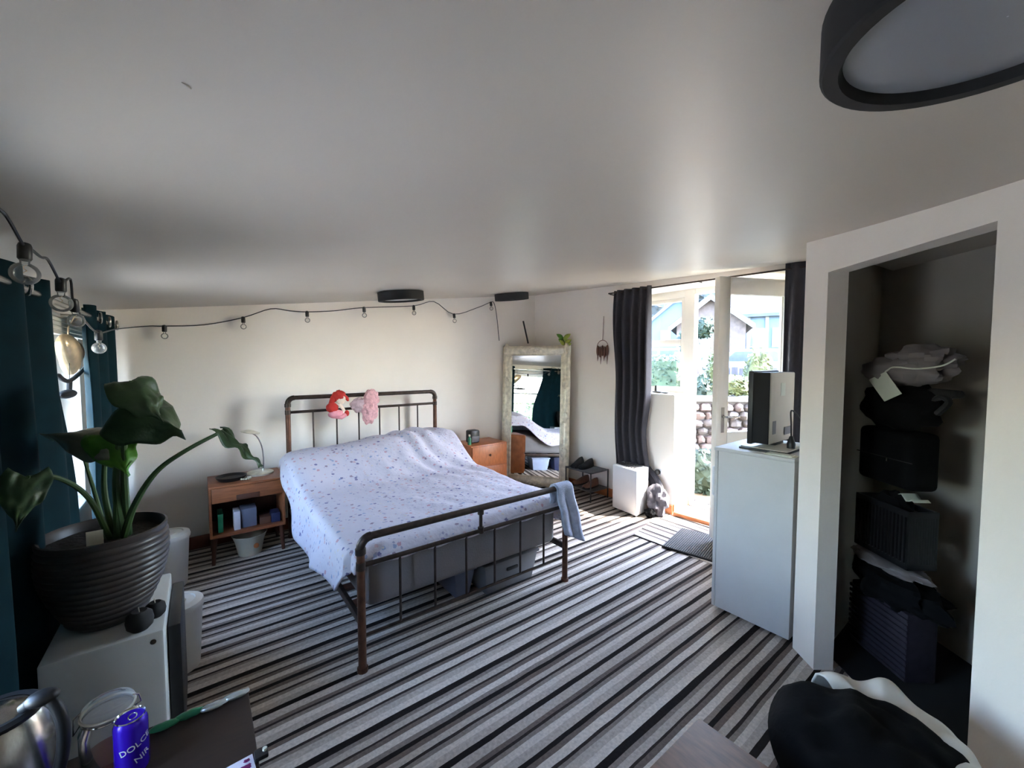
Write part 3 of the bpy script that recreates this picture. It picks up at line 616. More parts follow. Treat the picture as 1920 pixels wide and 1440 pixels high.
# right nightstand
t=thing('nightstand','orange brown teak nightstand between bed and mirror','nightstand',(2.75,4.2,0))
qx0,qx1,qy0,qy1=2.46,2.98,4.0,4.39
obj('carcass',MB().box(qx0,qy0,.12,qx1,qy1,.645),M['teak_l'],t,bevel=.006)
for z0,z1 in ((.40,.63),(.14,.38)):
    d=obj('drawer',MB().box(qx0+.015,qy0-.014,z0,qx1-.015,qy0,z1),M['teak_l'],t,bevel=.003)
    obj('knob',MB().ell(((qx0+qx1)/2,qy0-.022,(z0+z1)/2),(.014,.012,.014),12,8),M['dark_teak'],d)
for x in (qx0+.04,qx1-.04):
    for y in (qy0+.04,qy1-.04): obj('leg',MB().tube([V(x,y,.12),V(x,y,0)],[.022,.015],10),M['dark_teak'],t)
t=thing('cube_speaker','small black cube speaker on the right nightstand','speaker',(2.62,4.2,.645))
obj('body',MB().box(2.545,4.14,.645,2.68,4.26,.80),M['black'],t,bevel=.02)
obj('grille',MB().box(2.56,4.134,.66,2.665,4.141,.73),M['greyplas'],t,bevel=.003)
t=thing('green_bottle','little green bottle beside the black cube speaker','bottle',(2.505,4.1,.645))
obj('body',MB().lathe([(.001,0),(.022,0),(.022,.07),(.01,.09),(.01,.1)],(2.505,4.1,.645),16),M['green'],t)
obj('cap',MB().lathe([(.012,.1),(.012,.12),(.001,.12)],(2.505,4.1,.645),12),M['cream'],t)

# ------------------------------------------------------------ mirror
mw,mh=.90,1.80; mn=V(-.842,-.539,0).normalized(); mx=V(.539,-.842,0).normalized(); th=R(3.1)
mup=(V(0,0,1)*math.cos(th)-mn*math.sin(th)); mf=(mn*math.cos(th)+V(0,0,1)*math.sin(th)); mo=V(3.40,3.975,.03)
def mi(a,b_,d=0): return mo+mx*a+mup*b_+mf*d
t=thing('mirror','tall leaning mirror in an ornate silver frame, in the far corner','mirror',mo)
prof=[(0,0),(0,.03),(.015,.045),(.05,.05),(.075,.042),(.1,.03),(.115,.032),(.125,.012),(.125,0)]
def rail(p0,p1,inn):  # mitred moulding
    g=MB(); n=len(prof)
    A_,B_=p0,p1; ax=(B_[0]-A_[0],B_[1]-A_[1]); Ln=math.hypot(*ax); ax=(ax[0]/Ln,ax[1]/Ln)
    vs=[]
    for e,(P,sg) in enumerate(((A_,1),(B_,-1))):
        for q,d in prof: vs.append(mi(P[0]+inn[0]*q+ax[0]*q*sg,P[1]+inn[1]*q+ax[1]*q*sg,d))
    return g.add(vs,[(i,i+1,n+i+1,n+i) for i in range(n-1)]+[(n-1,0,n,2*n-1)])
h2=mw/2
for P,Q,I in (((-h2,0),(h2,0),(0,1)),((h2,0),(h2,mh),(-1,0)),((h2,mh),(-h2,mh),(0,-1)),((-h2,mh),(-h2,0),(1,0))): obj('frame_rail',rail(P,Q,I),M['silverframe'],t)
obj('mirror_glass',MB().add([mi(a,b_,.012) for a,b_ in ((-h2+.1,.1),(h2-.1,.1),(h2-.1,mh-.1),(-h2+.1,mh-.1))]+[mi(a,b_,.004) for a,b_ in ((-h2+.1,.1),(h2-.1,.1),(h2-.1,mh-.1),(-h2+.1,mh-.1))],[(0,1,2,3),(7,6,5,4),(0,1,5,4),(1,2,6,5),(2,3,7,6),(3,0,4,7)]),M['mirror'],t,flat=True)
rotm=Matrix((mx,mup,mf)).transposed()
orn=[(-h2+.05,.05),(h2-.05,.05),(-h2+.05,mh-.05),(h2-.05,mh-.05),(0,mh-.04),(0,.05)]+[(s*(h2-.055),z) for s in (-1,1) for z in (.45,.9,1.32)]
for a,b_ in orn: obj('scroll_ornament',MB().ell(mi(a,b_,.045),(.04 if abs(a)>.1 else .09,.075 if abs(a)>.1 else .035,.022),14,8,amp=.5,fr=3.5,mtx=rotm,sd=a*3+b_),M['silverframe'],t)
single('black_rod',MB().tube([V(3.36,4.155,2.15),V(3.39,4.09,1.86)],.011,10),M['black'],'short black rod propped on top of the tall mirror','rod',(3.39,4.09,1.86))
t=thing('ivy_sprig','sprig of green and yellow leaves tucked behind the mirror top corner','plant',(3.70,3.74,1.76))
stp=spline([V(3.70,3.73,1.70),V(3.70,3.735,1.82),V(3.69,3.75,1.92)]); obj('stem',MB().tube(stp,.005,6),M['stem'],t)
def smallleaf(c,d,n,Lf,W):
    d=d.normalized(); w=d.cross(n).normalized(); nn=w.cross(d)
    def fn(u,v):
        a=(u-.5)*2; wd=math.sin(PI*min(1,v*.97+.03))**.8*W*(1-.35*v)
        return c+d*(v*Lf)+w*(a*wd)+nn*(-.25*W*a*a-.1*Lf*v*v)
    return MB().grid(fn,4,6)
for k in range(11):
    a=k*2.4; c=stp[min(len(stp)-1,3+k)] if k<9 else stp[-1]
    obj('leaf',smallleaf(c,V(math.cos(a)*.8,math.sin(a)*.8,.5),V(-.6,-.7,.3),.105,.034),M['ivy'] if k%3 else M['leaf2'],t,thick=.002,ang=180)
# wall charm
t=thing('wall_charm','brown bead and feather charm hanging on the right wall by a cord','ornament',(3.86,3.39,1.78))
c=rw(1.03,-.03,0); 
def wc(a,z,o=0): return rw(.90+a*1.35,-.025+o,1.78+(z-1.78)*1.25)
obj('cord',MB().tube([wc(0,2.09,.02),wc(0,1.86)],.003,6),M['brownwood'],t)
obj('ring',MB().tube([wc(.06*math.cos(k*PI/10),1.79+.07*math.sin(k*PI/10)) for k in range(20)],.004,6,closed=True),M['brownwood'],t)
for k in range(5): obj('wooden_drop',MB().ell(wc(-.05+.025*k,1.76-.012*(k%2)),(.02,.018,.066),10,8),M['brownshoe'],t)
for k in range(4): obj('tassel',MB().tube([wc(-.05+.033*k,1.73),wc(-.052+.034*k,1.69),wc(-.05+.034*k,1.63+.03*(k%2))],[.008,.007,.002],6),M['brownshoe'],t)

# ------------------------------------------------------------ right side: curtains, rod, heater, rack ...
def curtain(P,z0,z1,folds,amp,name,label,m,grp=None,flare=1.0,ring=None,shape=None,nu=80,nv=26):
    P=[Vector(p) for p in P]; a,b_=P[0],P[-1]; d=(b_-a); n=V(-d.y,d.x,0).normalized()
    def fn(u,v):
        z=lerp(z1,z0,v); k=lerp(.55,1,smooth(0,.25,v))*lerp(1,flare,v)
        q=a+d*u; w=math.sin(u*folds*2*PI+.6*math.sin(v*3)+.5*math.sin(u*7))*amp*k
        q=q+n*w; p=V(q.x,q.y,z)
        if shape: p=shape(p,u,v)
        return p
    return single(name,MB().grid(fn,nu,nv),m,label,'curtain',((a+b_)/2).to_tuple()[:2]+(z0,),grp,thick=.006,ang=180)
t=thing('curtain_rod','thin dark curtain rod above the right window and door','rod',rw(-.2,-.09,2.39))
obj('pole',MB().tube([rw(.78,-.085,2.41),rw(-1.42,-.085,2.385)],.008,10),M['iron'],t)
for tt in (.76,-.25,-1.42): obj('bracket',MB().tube([rw(tt,0,2.40),rw(tt,-.085,2.40)],.007,8),M['iron'],t)
def gather(p,u,v):
    w=smooth(.55,1,v); c=rw(.50,-.1,0)
    q=V(lerp(p.x,c.x,.35*w),lerp(p.y,c.y,.35*w),p.z)
    return q+ (-rd)*.10*smooth(.75,1,v)*u+rd*.02*math.sin(v*9)*(1-u)
curtain([rw(.70,-.09,0),rw(.24,-.09,0)],.42,2.43,5,.042,'curtain','charcoal curtain at the left of the right window, gathered above the heater',M['char'],shape=gather)
curtain([rw(-.985,-.09,0),rw(-1.42,-.09,0)],.25,2.44,4,.030,'curtain','charcoal curtain at the right of the open door',M['char'])
# tail of cloth trailing to floor
def tail(u,v):
    c=bez(rw(.36,-.07,.56),rw(.30,-.055,.45),rw(.18,-.055,.40),rw(.12,-.08,.22),20)
    p=c[min(20,int(v*20))]; a=(u-.5)*2
    return p+rd*a*(.035+.05*v)+ro*(-.02*math.cos(a*5+v*4))
t=thing('grey_bundle','crumpled grey cloth bundle on the floor beside the white heater','cloth',rw(.1,-.12,0))
obj('cloth_heap',MB().ell(rw(.10,-.13,.15),(.10,.10,.16),32,22,amp=.5,fr=2.6),M['greyfab'],t)
obj('cloth_tail',MB().grid(tail,10,20),M['char'],t,thick=.012,ang=180)
obj('dark_fold',MB().ell(rw(.12,-.25,.045),(.05,.05,.045),20,12,amp=.5),M['blackfab'],t)
# plugs on the half wall
for k,(tt,z,lb) in enumerate(((.28,.43,'black plug in a wall socket, nearer the charcoal curtain'),(.17,.425,'black plug in a wall socket, nearer the door reveal'))):
    t=thing('wall_plug',lb,'plug',rw(tt,0,z),'plugs on the half wall')
    obj('face_plate',MB().hexa([rw(tt+a,o,z+b_) for b_ in (-.035,.035) for a,o in ((-.035,-.006),(.035,-.006),(.035,0),(-.035,0))]),M['white'],t,bevel=.003)
    q=V(0,0,1).rotation_difference(-ro).to_matrix()
    obj('plug_body',MB().lathe([(.001,0),(.03,0),(.03,.02),(.022,.034),(.001,.036)],rw(tt,-.006,z),18,q),M['black'],t)
    obj('cord',MB().tube(spline([rw(tt,-.03,z-.02),rw(tt+.01,-.022,z-.15),rw(tt+.03,-.02,.12),rw(tt+.03,-.03,.012)]),.004,6),M['binw'],t)
# figurine on the sill
t=thing('sill_stand','small black stand with an upright post on the window sill','stand',rw(.22,.08,1.275))
obj('foot',MB().ell(rw(.25,.10,1.287),(.035,.07,.012),16,8),M['black'],t); obj('tray',MB().ell(rw(.15,.08,1.285),(.03,.05,.010),16,8),M['black'],t)
obj('post',MB().tube([rw(.27,.10,1.285),rw(.27,.10,1.36)],[.016,.012],10),M['black'],t)
# heater
def hx(a,b_,z): return V(3.564,2.536,z)+V(.103,.994,0)*a+V(.985,.12,0)*b_
def hbox(a0,b0,z0,a1,b1,z1): return MB().hexa([hx(a,b_,z) for z in (z0,z1) for a,b_ in ((a0,b0),(a0,b1),(a1,b1),(a1,b0))])
t=thing('heater','white boxy dehumidifier standing by the charcoal curtain','heater',hx(.17,.13,0))
obj('body',hbox(0,0,.012,.345,.255,.49),M['white'],t,bevel=.012,seg=3)
obj('vent',hbox(.06,.05,.486,.33,.16,.494),M['greyplas'],t,bevel=.003)
for k in range(7): obj('vent_slat',hbox(.07+.036*k,.055,.493,.084+.036*k,.155,.499),M['black'],t)
obj('control_panel',hbox(.06,.175,.486,.3,.225,.4945),M['mesh'],t,bevel=.003)
for a in (.03,.31): obj('foot',hbox(a,.02,0,a+.02,.235,.013),M['black'],t)
# shoe rack
sx0,sx1,sy0,sy1,sz=3.54,3.84,3.14,3.54,.335
t=thing('shoe_rack','low grey mesh shoe rack along the right wall','rack',((sx0+sx1)/2,(sy0+sy1)/2,0))
for z in (sz,.12):
    obj('shelf_frame',MB().tube([V(sx0,sy0,z),V(sx1,sy0,z),V(sx1,sy1,z),V(sx0,sy1,z)],.008,8,closed=True),M['mesh'],t)
    g=MB()
    for k in range(1,15): g.tube([V(lerp(sx0,sx1,k/15),sy0,z),V(lerp(sx0,sx1,k/15),sy1,z)],.003,5)
    for k in range(1,24): g.tube([V(sx0,lerp(sy0,sy1,k/24),z),V(sx1,lerp(sy0,sy1,k/24),z)],.003,5)
    mo_=obj('wire_mesh',g,M['mesh'],t); mo_['kind']='stuff'
for x in (sx0,sx1):
    for y in (sy0,sy1): obj('leg',MB().tube([V(x,y,0),V(x,y,sz+.01)],.008,8),M['black'],t)
def shoe(name,c,ang,m,label,Ln=.26,cat='shoe',grp=None,z=0):
    t=thing(name,label,cat,(c[0],c[1],z),grp); q=Matrix.Rotation(ang,3,'Z')
    def up(u,v):
        x=lerp(-Ln/2,Ln/2,v); w=.036+.012*math.sin(v*PI)+.004*v; w*= min(1,(1-v)*6+.25)**.5*min(1,v*8+.4)**.5
        h=lerp(.075,.035,smooth(.1,.75,v))*min(1,(1-v)*5+.35)
        a=PI*u; return Vector((c[0],c[1],z+.018))+q@V(x,w*math.cos(a),h*math.sin(a))
    obj('upper',MB().grid(up,12,16),m,t,thick=.004,ang=180)
    n=16; poly=[]
    for k in range(n+1):
        v=k/n; x=lerp(-Ln/2,Ln/2,v); w=(.04+.012*math.sin(v*PI))*min(1,(1-v)*6+.25)**.5*min(1,v*8+.4)**.5; poly.append((x,w))
    pts=[q@V(x,w,0) for x,w in poly]+[q@V(x,-w,0) for x,w in reversed(poly)]
    obj('sole',MB().prism([(c[0]+p.x,c[1]+p.y) for p in pts],z,z+.02),M['blackm'],t)
    return t
shoe('shoe',(3.66,3.46),R(200),M['blackm'],'black shoe on the rack top, nearest the mirror',z=sz+.008)
shoe('shoe',(3.69,3.35),R(190),M['blackm'],'black shoe on the rack top, second from the mirror',z=sz+.008)
shoe('shoe',(3.66,3.25),R(185),M['brownshoe'],'brown leather shoe on the lower rack shelf, nearest the heater',z=.132)
shoe('shoe',(3.67,3.42),R(178),M['brownshoe'],'brown leather shoe on the lower rack shelf, second from the heater',z=.132)
# doormat
dm=[V(3.15,1.98,0),V(3.66,2.09,0),V(3.76,1.66,0),V(3.24,1.54,0)]
t=thing('doormat','dark ribbed rubber doormat on the turned carpet by the door','mat',(3.45,1.82,.006))
obj('backing',MB().prism([(p.x,p.y) for p in dm],.006,.014),M['blackm'],t)
g=MB()
for k in range(26):
    a=dm[0].lerp(dm[3],(k+.5)/26); b_=dm[1].lerp(dm[2],(k+.5)/26); d=(b_-a)
    g.tube([a+d*.02+V(0,0,.016),b_-d*.02+V(0,0,.016)],.0062,6)
for k in range(30):
    a=dm[0].lerp(dm[1],(k+.5)/30); b_=dm[3].lerp(dm[2],(k+.5)/30); d=(b_-a)
    g.tube([a+d*.02+V(0,0,.017),b_-d*.02+V(0,0,.017)],.004,5)
obj('ribs',g,M['doormat'],t)['kind']='stuff'
# fridge with tv
fx0,fx1,fy0,fy1,fz=2.63,3.22,.838,1.285,1.066
t=thing('fridge','plain white waist-high fridge at the end of the alcove wall','fridge',((fx0+fx1)/2,(fy0+fy1)/2,0))
obj('body',MB().box(fx0,fy0,.02,fx1,fy1-.022,fz-.022),M['fridgew'],t,bevel=.004)
d=obj('door',MB().box(fx0,fy1-.021,.02,fx1,fy1,fz-.022),M['fridgew'],t,bevel=.004)
obj('handle',MB().tube([V(fx0+.05,fy1,.72),V(fx0+.05,fy1+.03,.74),V(fx0+.05,fy1+.03,.92),V(fx0+.05,fy1,.94)],.008,8),M['white'],d)
obj('worktop',MB().box(fx0-.004,fy0,fz-.024,fx1,fy1+.004,fz),M['fridgew'],t,bevel=.006)
for x in (fx0+.05,fx1-.05):
    for y in (fy0+.05,fy1-.08): obj('foot',MB().lathe([(.018,0),(.018,.022)],(x,y,0),12),M['black'],t)
tx0,tx1,ty0,ty1=2.71,3.09,1.0,1.115; tz0=fz+.045; tz1=1.545
t=thing('television','small old flat television on the white fridge, seen from behind','television',((tx0+tx1)/2,1.06,fz))
obj('bezel',MB().box(tx0-.004,ty1-.02,tz0-.01,tx1+.004,ty1+.012,tz1+.01),M['black'],t,bevel=.006)
obj('screen',MB().box(tx0+.03,ty1+.0115,tz0+.03,tx1-.03,ty1+.014,tz1-.03),M['darkglass'],t)
obj('side_housing',MB().box(tx0,ty0+.008,tz0,tx0+.012,ty1-.018,tz1),M['blackm'],t,bevel=.003)
bk=obj('back_housing',MB().box(tx0+.01,ty0,tz0,tx1,ty1-.018,tz1),M['tvgrey'],t,bevel=.008)
obj('label',MB().box(2.86,ty0-.0015,1.40,2.93,ty0,1.48),M['paper'],bk)
obj('vent',MB().box(2.75,ty0-.0015,1.17,2.80,ty0,1.25),M['greyplas'],bk)
obj('port_block',MB().box(2.93,ty0-.006,1.15,3.05,ty0,1.2),M['greyplas'],bk,bevel=.003)
for k in range(9): obj('vent_slot',MB().box(2.74+.037*k,ty0+.02,tz1-.001,2.765+.037*k,ty1-.03,tz1+.0015),M['greyplas'],bk)
obj('stand_neck',MB().box(2.88,1.03,fz+.012,3.02,1.075,tz0+.02),M['black'],t,bevel=.006)
obj('stand_foot',MB().box(2.70,.90,fz,3.10,1.17,fz+.012),M['black'],t,bevel=.004); obj('foot_cover',MB().box(2.715,.905,fz+.012,3.09,1.165,fz+.018),M['tvgrey'],t,bevel=.002)
obj('plug',MB().lathe([(.022,0),(.024,.03),(.010,.075),(.005,.08)],(2.86,.935,fz+.014),12),M['black'],t)
obj('cable',MB().tube(spline([V(2.86,.935,fz+.09),V(2.9,.95,1.22),V(3.0,.985,1.3),V(3.06,.96,1.25),V(3.08,.93,1.15),V(3.09,.92,fz+.022)]),.005,6),M['black'],t)
single('papers',MB().box(2.64,.84,fz+.0005,2.70,1.0,fz+.006).box(2.645,.86,fz+.006,2.7,.99,fz+.010),M['paper'],'loose white papers beside the television stand on the fridge','papers',(2.67,.92,fz))
t=thing('black_boot','black boot standing on the doorstep behind the fridge','boot',(3.98,1.90,.03))
obj('shaft',MB().lathe([(.04,.02),(.042,.12),(.046,.2),(.04,.205),(.036,.2)],(4.0,1.78,.03),16,cap=False),M['blackm'],t,thick=.004)
obj('foot',MB().ell((3.96,1.83,.06),(.05,.10,.035),16,10),M['blackm'],t); obj('sole',MB().ell((3.96,1.83,.04),(.054,.104,.012),16,6),M['black'],t)

# ------------------------------------------------------------ under-bed boxes
def tub(name,x0,y0,x1,y1,h,m,label,lidm,lh=.02,slots=True):
    t=thing(name,label,'box',((x0+x1)/2,(y0+y1)/2,0)); w=.012; i=.03
    p=lambda a,b_,z: V(a,b_,z)
    g=MB(); g.hexa([V(x0+i,y0+i,0),V(x1-i,y0+i,0),V(x1-i,y1-i,0),V(x0+i,y1-i,0),V(x0,y0,h),V(x1,y0,h),V(x1,y1,h),V(x0,y1,h)])
    obj('body',g,m,t,bevel=.012); obj('lid',MB().box(x0-.01,y0-.01,h,x1+.01,y1+.01,h+lh),lidm,t,bevel=.006)
    if slots: obj('handle_hole',MB().box((x0+x1)/2-.05,y0-.004,h-.07,(x0+x1)/2+.05,y0+.02,h-.045),M['black'],t,bevel=.008)
    return t
tub('storage_box',1.50,2.26,1.97,2.75,.205,M['greyplas'],'grey storage box under the foot of the bed',M['greyplas'])
tub('storage_box',1.31,2.34,1.47,2.70,.19,M['bluegrey'],'narrow blue grey storage box under the middle of the bed',M['bluegrey'],slots=False)
tub('storage_box',1.2,3.0,1.62,3.5,.2,M['lilac'],'pale blue storage box far under the bed',M['lilac'],slots=False)
tub('storage_box',1.70,2.95,2.04,3.25,.2,M['navy'],'navy storage box under the right side of the bed',M['navy'],slots=False)
tub('storage_box',1.70,3.32,2.04,3.62,.19,M['lilac'],'pale blue storage box under the right side near the head',M['lilac'],slots=False)

# ------------------------------------------------------------ left side
t=thing('curtain_rod','steel curtain rod over the left window','rod',(-.5,3,1.87))
obj('pole',MB().tube([V(-.5,4.36,1.885),V(-.5,.8,1.863)],.014,12),M['steel'],t)
obj('finial',MB().ell((-.5,4.375,1.885),(.022,.022,.022),14,10),M['steel'],t)
for y in (4.3,3.4,1.05): obj('bracket',MB().tube([V(XL,y,1.875),V(-.5,y,1.87)],.009,8),M['steel'],t)
def lcurt(y0,y1,z0,z1,folds,label,rings):
    t=thing('curtain',label,'curtain',(-.5,(y0+y1)/2,z0))
    def fn(u,v):
        y=lerp(y0,y1,u); z=lerp(z1,z0,v); w=-.015+math.sin(u*folds*2*PI+.4*math.sin(v*4+u*5))*.04*lerp(1,1.1,v)
        return V(-.5+w,y+.02*v*math.sin(u*folds*2*PI+1)+(.22*smooth(.05,.55,v)*u**3 if y1<3 else .04*v*(u-.5)),z+.004*math.sin(u*30))
    obj('cloth',MB().grid(fn,110,26),M['teal'],t,thick=.006,ang=180)
    for u in rings:
        y=lerp(y0,y1,u); s=math.cos(u*folds*2*PI)
        dirv=V(.04*folds*2*PI*s/(y1-y0),1,0).normalized(); nn=V(dirv.y,-dirv.x,0); q=V(0,0,1).rotation_difference(nn).to_matrix()
        w=-.015+math.sin(u*folds*2*PI)*.04
        obj('eyelet',MB().tube([V(-.5+w,y,z1-.065)+q@V(.03*math.cos(k*PI/10),.03*math.sin(k*PI/10),.017) for k in range(20)],.006,8,closed=True),M['steel'],t)
lcurt(3.38,4.33,.08,1.94,3,'teal velvet eyelet curtain at the far end of the left window',[.10,.42,.75])
lcurt(1.47,2.70,.08,1.94,4,'teal velvet eyelet curtain nearest the camera, behind the kettle',[.12,.36,.60])
# slatted blind rolled up above the window
t=thing('rolled_blind','rolled slatted blind at the top of the left window','blind',(-.6,3.6,1.75))
for k in range(5): obj('slat',MB().box(-.635,1.0,1.765+.024*k,-.61,4.2,1.785+.024*k),M['binw'],t,bevel=.003)
# hanging ornaments in the window gap
t=thing('gold_heart','gold foil heart hanging in the left window','ornament',(-.575,3.36,1.62))
def heart(u,v):
    a=2*PI*u; x=.094*math.sin(a)**3*1.0; z=.0065*(13*math.cos(a)-5*math.cos(2*a)-2*math.cos(3*a)-math.cos(4*a))
    b_=(v-.5)*2; k=math.sqrt(max(0,1-abs(b_)**2.2)); d=.05*b_
    rot=R(-14)
    px,pz=x*k,(z-.005)*k
    return V(-.575+d,3.37+px*math.cos(rot)*1.9-pz*math.sin(rot),1.665+(px*math.sin(rot)*1.2+pz*math.cos(rot))*1.15)
obj('heart_body',MB().grid(heart,40,14),M['gold'],t,ang=180)
obj('loop',MB().tube([V(-.575,3.33,1.745),V(-.57,3.32,1.80),V(-.54,3.32,1.87)],.003,6),M['gold'],t)
t=thing('hanging_bird','black V-winged bird ornament hanging in the left window below the heart','ornament',(-.57,3.3,1.5))
obj('wing',MB().tube(spline([V(-.57,3.05,1.545),V(-.57,3.16,1.515),V(-.57,3.29,1.505),V(-.57,3.5,1.535),V(-.57,3.75,1.585)]),[.004]+[.011]*23+[.004],8),M['blackm'],t)
obj('stem',MB().tube([V(-.57,3.29,1.505),V(-.57,3.27,1.455)],.012,8),M['blackm'],t)
obj('body',MB().ell((-.57,3.23,1.435),(.03,.14,.024),20,10),M['blackm'],t)
obj('thread',MB().tube([V(-.57,3.29,1.51),V(-.56,3.3,1.87)],.0015,5),M['blackm'],t)
# festoon lights
t=thing('festoon_lights','black festoon string lights with round clear bulbs along the walls','string lights',(-.42,1.9,2.0))
path=[V(-.40,1.45,2.0),V(-.42,1.764,2.022),V(-.42,1.83,2.012),V(-.42,1.94,1.968),V(-.42,1.99,1.972),V(-.42,2.12,1.966),V(-.42,2.208,1.974),V(-.42,2.35,1.920),V(-.42,2.40,1.922),V(-.42,2.53,1.957),V(-.42,2.553,1.865),V(-.42,2.62,1.842),V(-.42,2.78,1.80),V(-.42,3.091,1.765),V(-.42,3.65,1.82),V(-.40,4.2,1.87),V(-.30,4.37,1.90),
 V(-.211,4.38,1.905),V(.05,4.38,1.93),V(.328,4.38,2.01),V(.545,4.385,2.105),V(.7,4.385,2.10),V(.848,4.38,2.10),V(1.1,4.38,2.13),V(1.392,4.38,2.185),V(1.944,4.38,2.25),V(2.202,4.38,2.322),V(2.462,4.38,2.195),V(2.8,4.38,2.30),V(2.999,4.38,2.385),V(3.06,4.385,2.38),V(3.1,4.385,2.23),V(3.141,4.385,1.90)]
obj('cable',MB().tube(spline(path,4),.0045,6),M['black'],t)
def bulb(p,d,r,glassm,sc_=1):
    d=Vector(d).normalized(); q=V(0,0,1).rotation_difference(d).to_matrix()
    s=obj('socket',MB().lathe([(.006,-.012),(.014,-.008),(.0165,.0),(.0165,.04),(.013,.045),(.001,.045)],p,14,q,cap=False),M['black'],t)
    g=obj('bulb_glass',MB().lathe([(.012,.042)]+[(r*math.sin(a),.055+r-r*math.cos(a)*1.0) for a in [lerp(.32,PI-.02,k/12) for k in range(13)]],p,20,q,cap=False),glassm,s)
    obj('filament',MB().tube([Vector(p)+q@V(.004*math.cos(k*1.3),.004*math.sin(k*1.3),.06+.004*k) for k in range(8)],.0012,5),M['gold'],s)
bulb((-.42,1.955,1.965),(.02,-.22,-1),.034,M['clear']); bulb((-.42,2.37,1.925),(0,-.1,-1),.034,M['clear']); bulb((-.42,2.565,1.868),(0,.35,-1),.03,M['clear']); bulb((-.42,3.091,1.768),(0,0,-1),.03,M['clear'])
for p in path[17:30]:
    if any(abs(p.x-x)<.01 for x in (-.211,.328,.848,1.392,1.944,2.462,2.999)): bulb((p.x,p.y-.012,p.z-.004),(0,-.15,-1),.024,M['clear'])
single('cable_clip',MB().tube([V(-.008,.919,ceil(-.008,.919)-.001),V(.004,.931,ceil(.004,.931)-.002)],.001,6),M['tvgrey'],'tiny grey hook in the ceiling at the upper left','hook',(0,.92,2.03))
# mini fridge
gx0,gx1,gy0,gy1,gz=-.455,-.134,1.985,2.52,.60
t=thing('mini_fridge','small white cabinet fridge with black door under the potted plant','fridge',(-.3,2.25,0))
obj('body',MB().box(gx0,gy0,.015,gx1,gy1,gz),M['fridgegrey'],t,bevel=.008)
obj('door',MB().box(gx1+.003,gy0+.12,.03,gx1+.045,gy1,gz-.055),M['black'],t,bevel=.006)
obj('screw_cap',MB().lathe([(.001,0),(.009,0),(.009,.003),(.001,.004)],(-.165,gy0,.565),14,V(0,0,1).rotation_difference(V(0,-1,0)).to_matrix()),M['black'],t)
for x in (gx0+.04,gx1-.04):
    for y in (gy0+.05,gy1-.05): obj('foot',MB().lathe([(.015,0),(.015,.018)],(x,y,0),10),M['black'],t)
# candles
for k,(x,y,r,lb) in enumerate(((-.205,2.04,.042,'black round candle with pale wick in front of the plant pot'),(-.165,2.11,.034,'smaller black round candle behind the first, at the fridge edge'))):
    t=thing('round_candle',lb,'candle',(x,y,gz),'black candles on the small fridge')
    obj('wax',MB().lathe([(.001,0),(r*.6,0),(r*.92,r*.35),(r,r*.85),(r*.9,r*1.4),(r*.55,r*1.72),(r*.2,r*1.66),(.001,r*1.6)],(x,y,gz),22),M['navy'] if 0 else M['blackm'],t)
    obj('wick',MB().tube([V(x,y,gz+r*1.6),V(x-.002,y,gz+r*1.6+.018)],.0018,6),M['cream'],t)
# potted plant
pc=V(-.31,2.22,gz)
t=thing('potted_plant','big leaved plant in a ribbed brown pot on the small fridge','plant',pc)
prof=[(.001,0),(.10,0),(.112,.012)]
for k in range(118):
    s=k/117; r=.112+.071*math.sin(s*PI*.62)/math.sin(PI*.62); prof.append((r+.005*abs(math.sin(s*PI*13)),.012+s*.315))
prof+=[(.187,.335),(.188,.352),(.181,.354),(.172,.345),(.166,.30)]
obj('pot',MB().lathe(prof,pc,56,cap=False),M['pot'],t)
obj('soil',MB().grid(lambda u,v: pc+V((u*.165)*math.cos(v*2*PI),(u*.165)*math.sin(v*2*PI),.318+.012*noise.noise(V(u*4,v*9,0))),8,32),M['soil'],t)
obj('plant_tag',MB().box(-.345,2.105,pc.z+.30,-.30,2.108,pc.z+.385),M['cream'],t)
def leaf(base,tip,nrm,W,cup,curl,m,name='leaf',lobes=.16,side=0):
    base,tip,nrm=Vector(base),Vector(tip),Vector(nrm).normalized(); d=tip-base; Ln=d.length; d.normalize(); w=d.cross(nrm).normalized(); n=w.cross(d)
    def fn(u,v):
        a=(u-.5)*2; s=v
        wd=W*(max(0,math.sin(PI*min(1,(s*.93+.07))**.60))**.8*(1-.45*s)*1.12+.0)*(1 if s<.72 else lerp(1,.42,smooth(.72,.92,s)))
        back=-lobes*Ln*abs(a)**1.2*max(0,1-s*3.2)
        x=s*Ln*(1-.05*abs(a))+back
        z=-cup*W*abs(a)**1.6-curl*Ln*s*s+.012*math.sin(s*16)*abs(a)+.01*noise.noise(V(a*3,s*5,W*9))
        return base+d*x+w*(a*wd*lerp(1,.86,cup))+n*z
    return obj(name,MB().grid(fn,20,22),m,t,thick=.003,ang=180)
leaf((-.235,2.125,1.44),(-.066,1.985,1.365),(-.35,-.60,.75),.125,.55,.12,M['leaf'])
leaf((-.205,2.12,1.535),(-.105,2.02,1.385),(.35,-.75,.45),.085,.4,.1,M['leaf'])
leaf((-.275,2.15,1.315),(-.50,2.31,1.35),(-.1,-.75,.55),.085,.55,.10,M['leaf3'])
leaf((-.285,2.15,1.335),(-.225,2.085,1.175),(-.25,-.9,.25),.085,.2,.05,M['leaf2'])
leaf((.066,1.895,1.345),(.19,1.785,1.225),(.3,-.2,.9),.036,.3,.08,M['leaf'])
leaf((-.405,1.79,1.270),(-.435,1.80,1.11),(.3,-.9,.2),.055,.3,.05,M['leaf'])
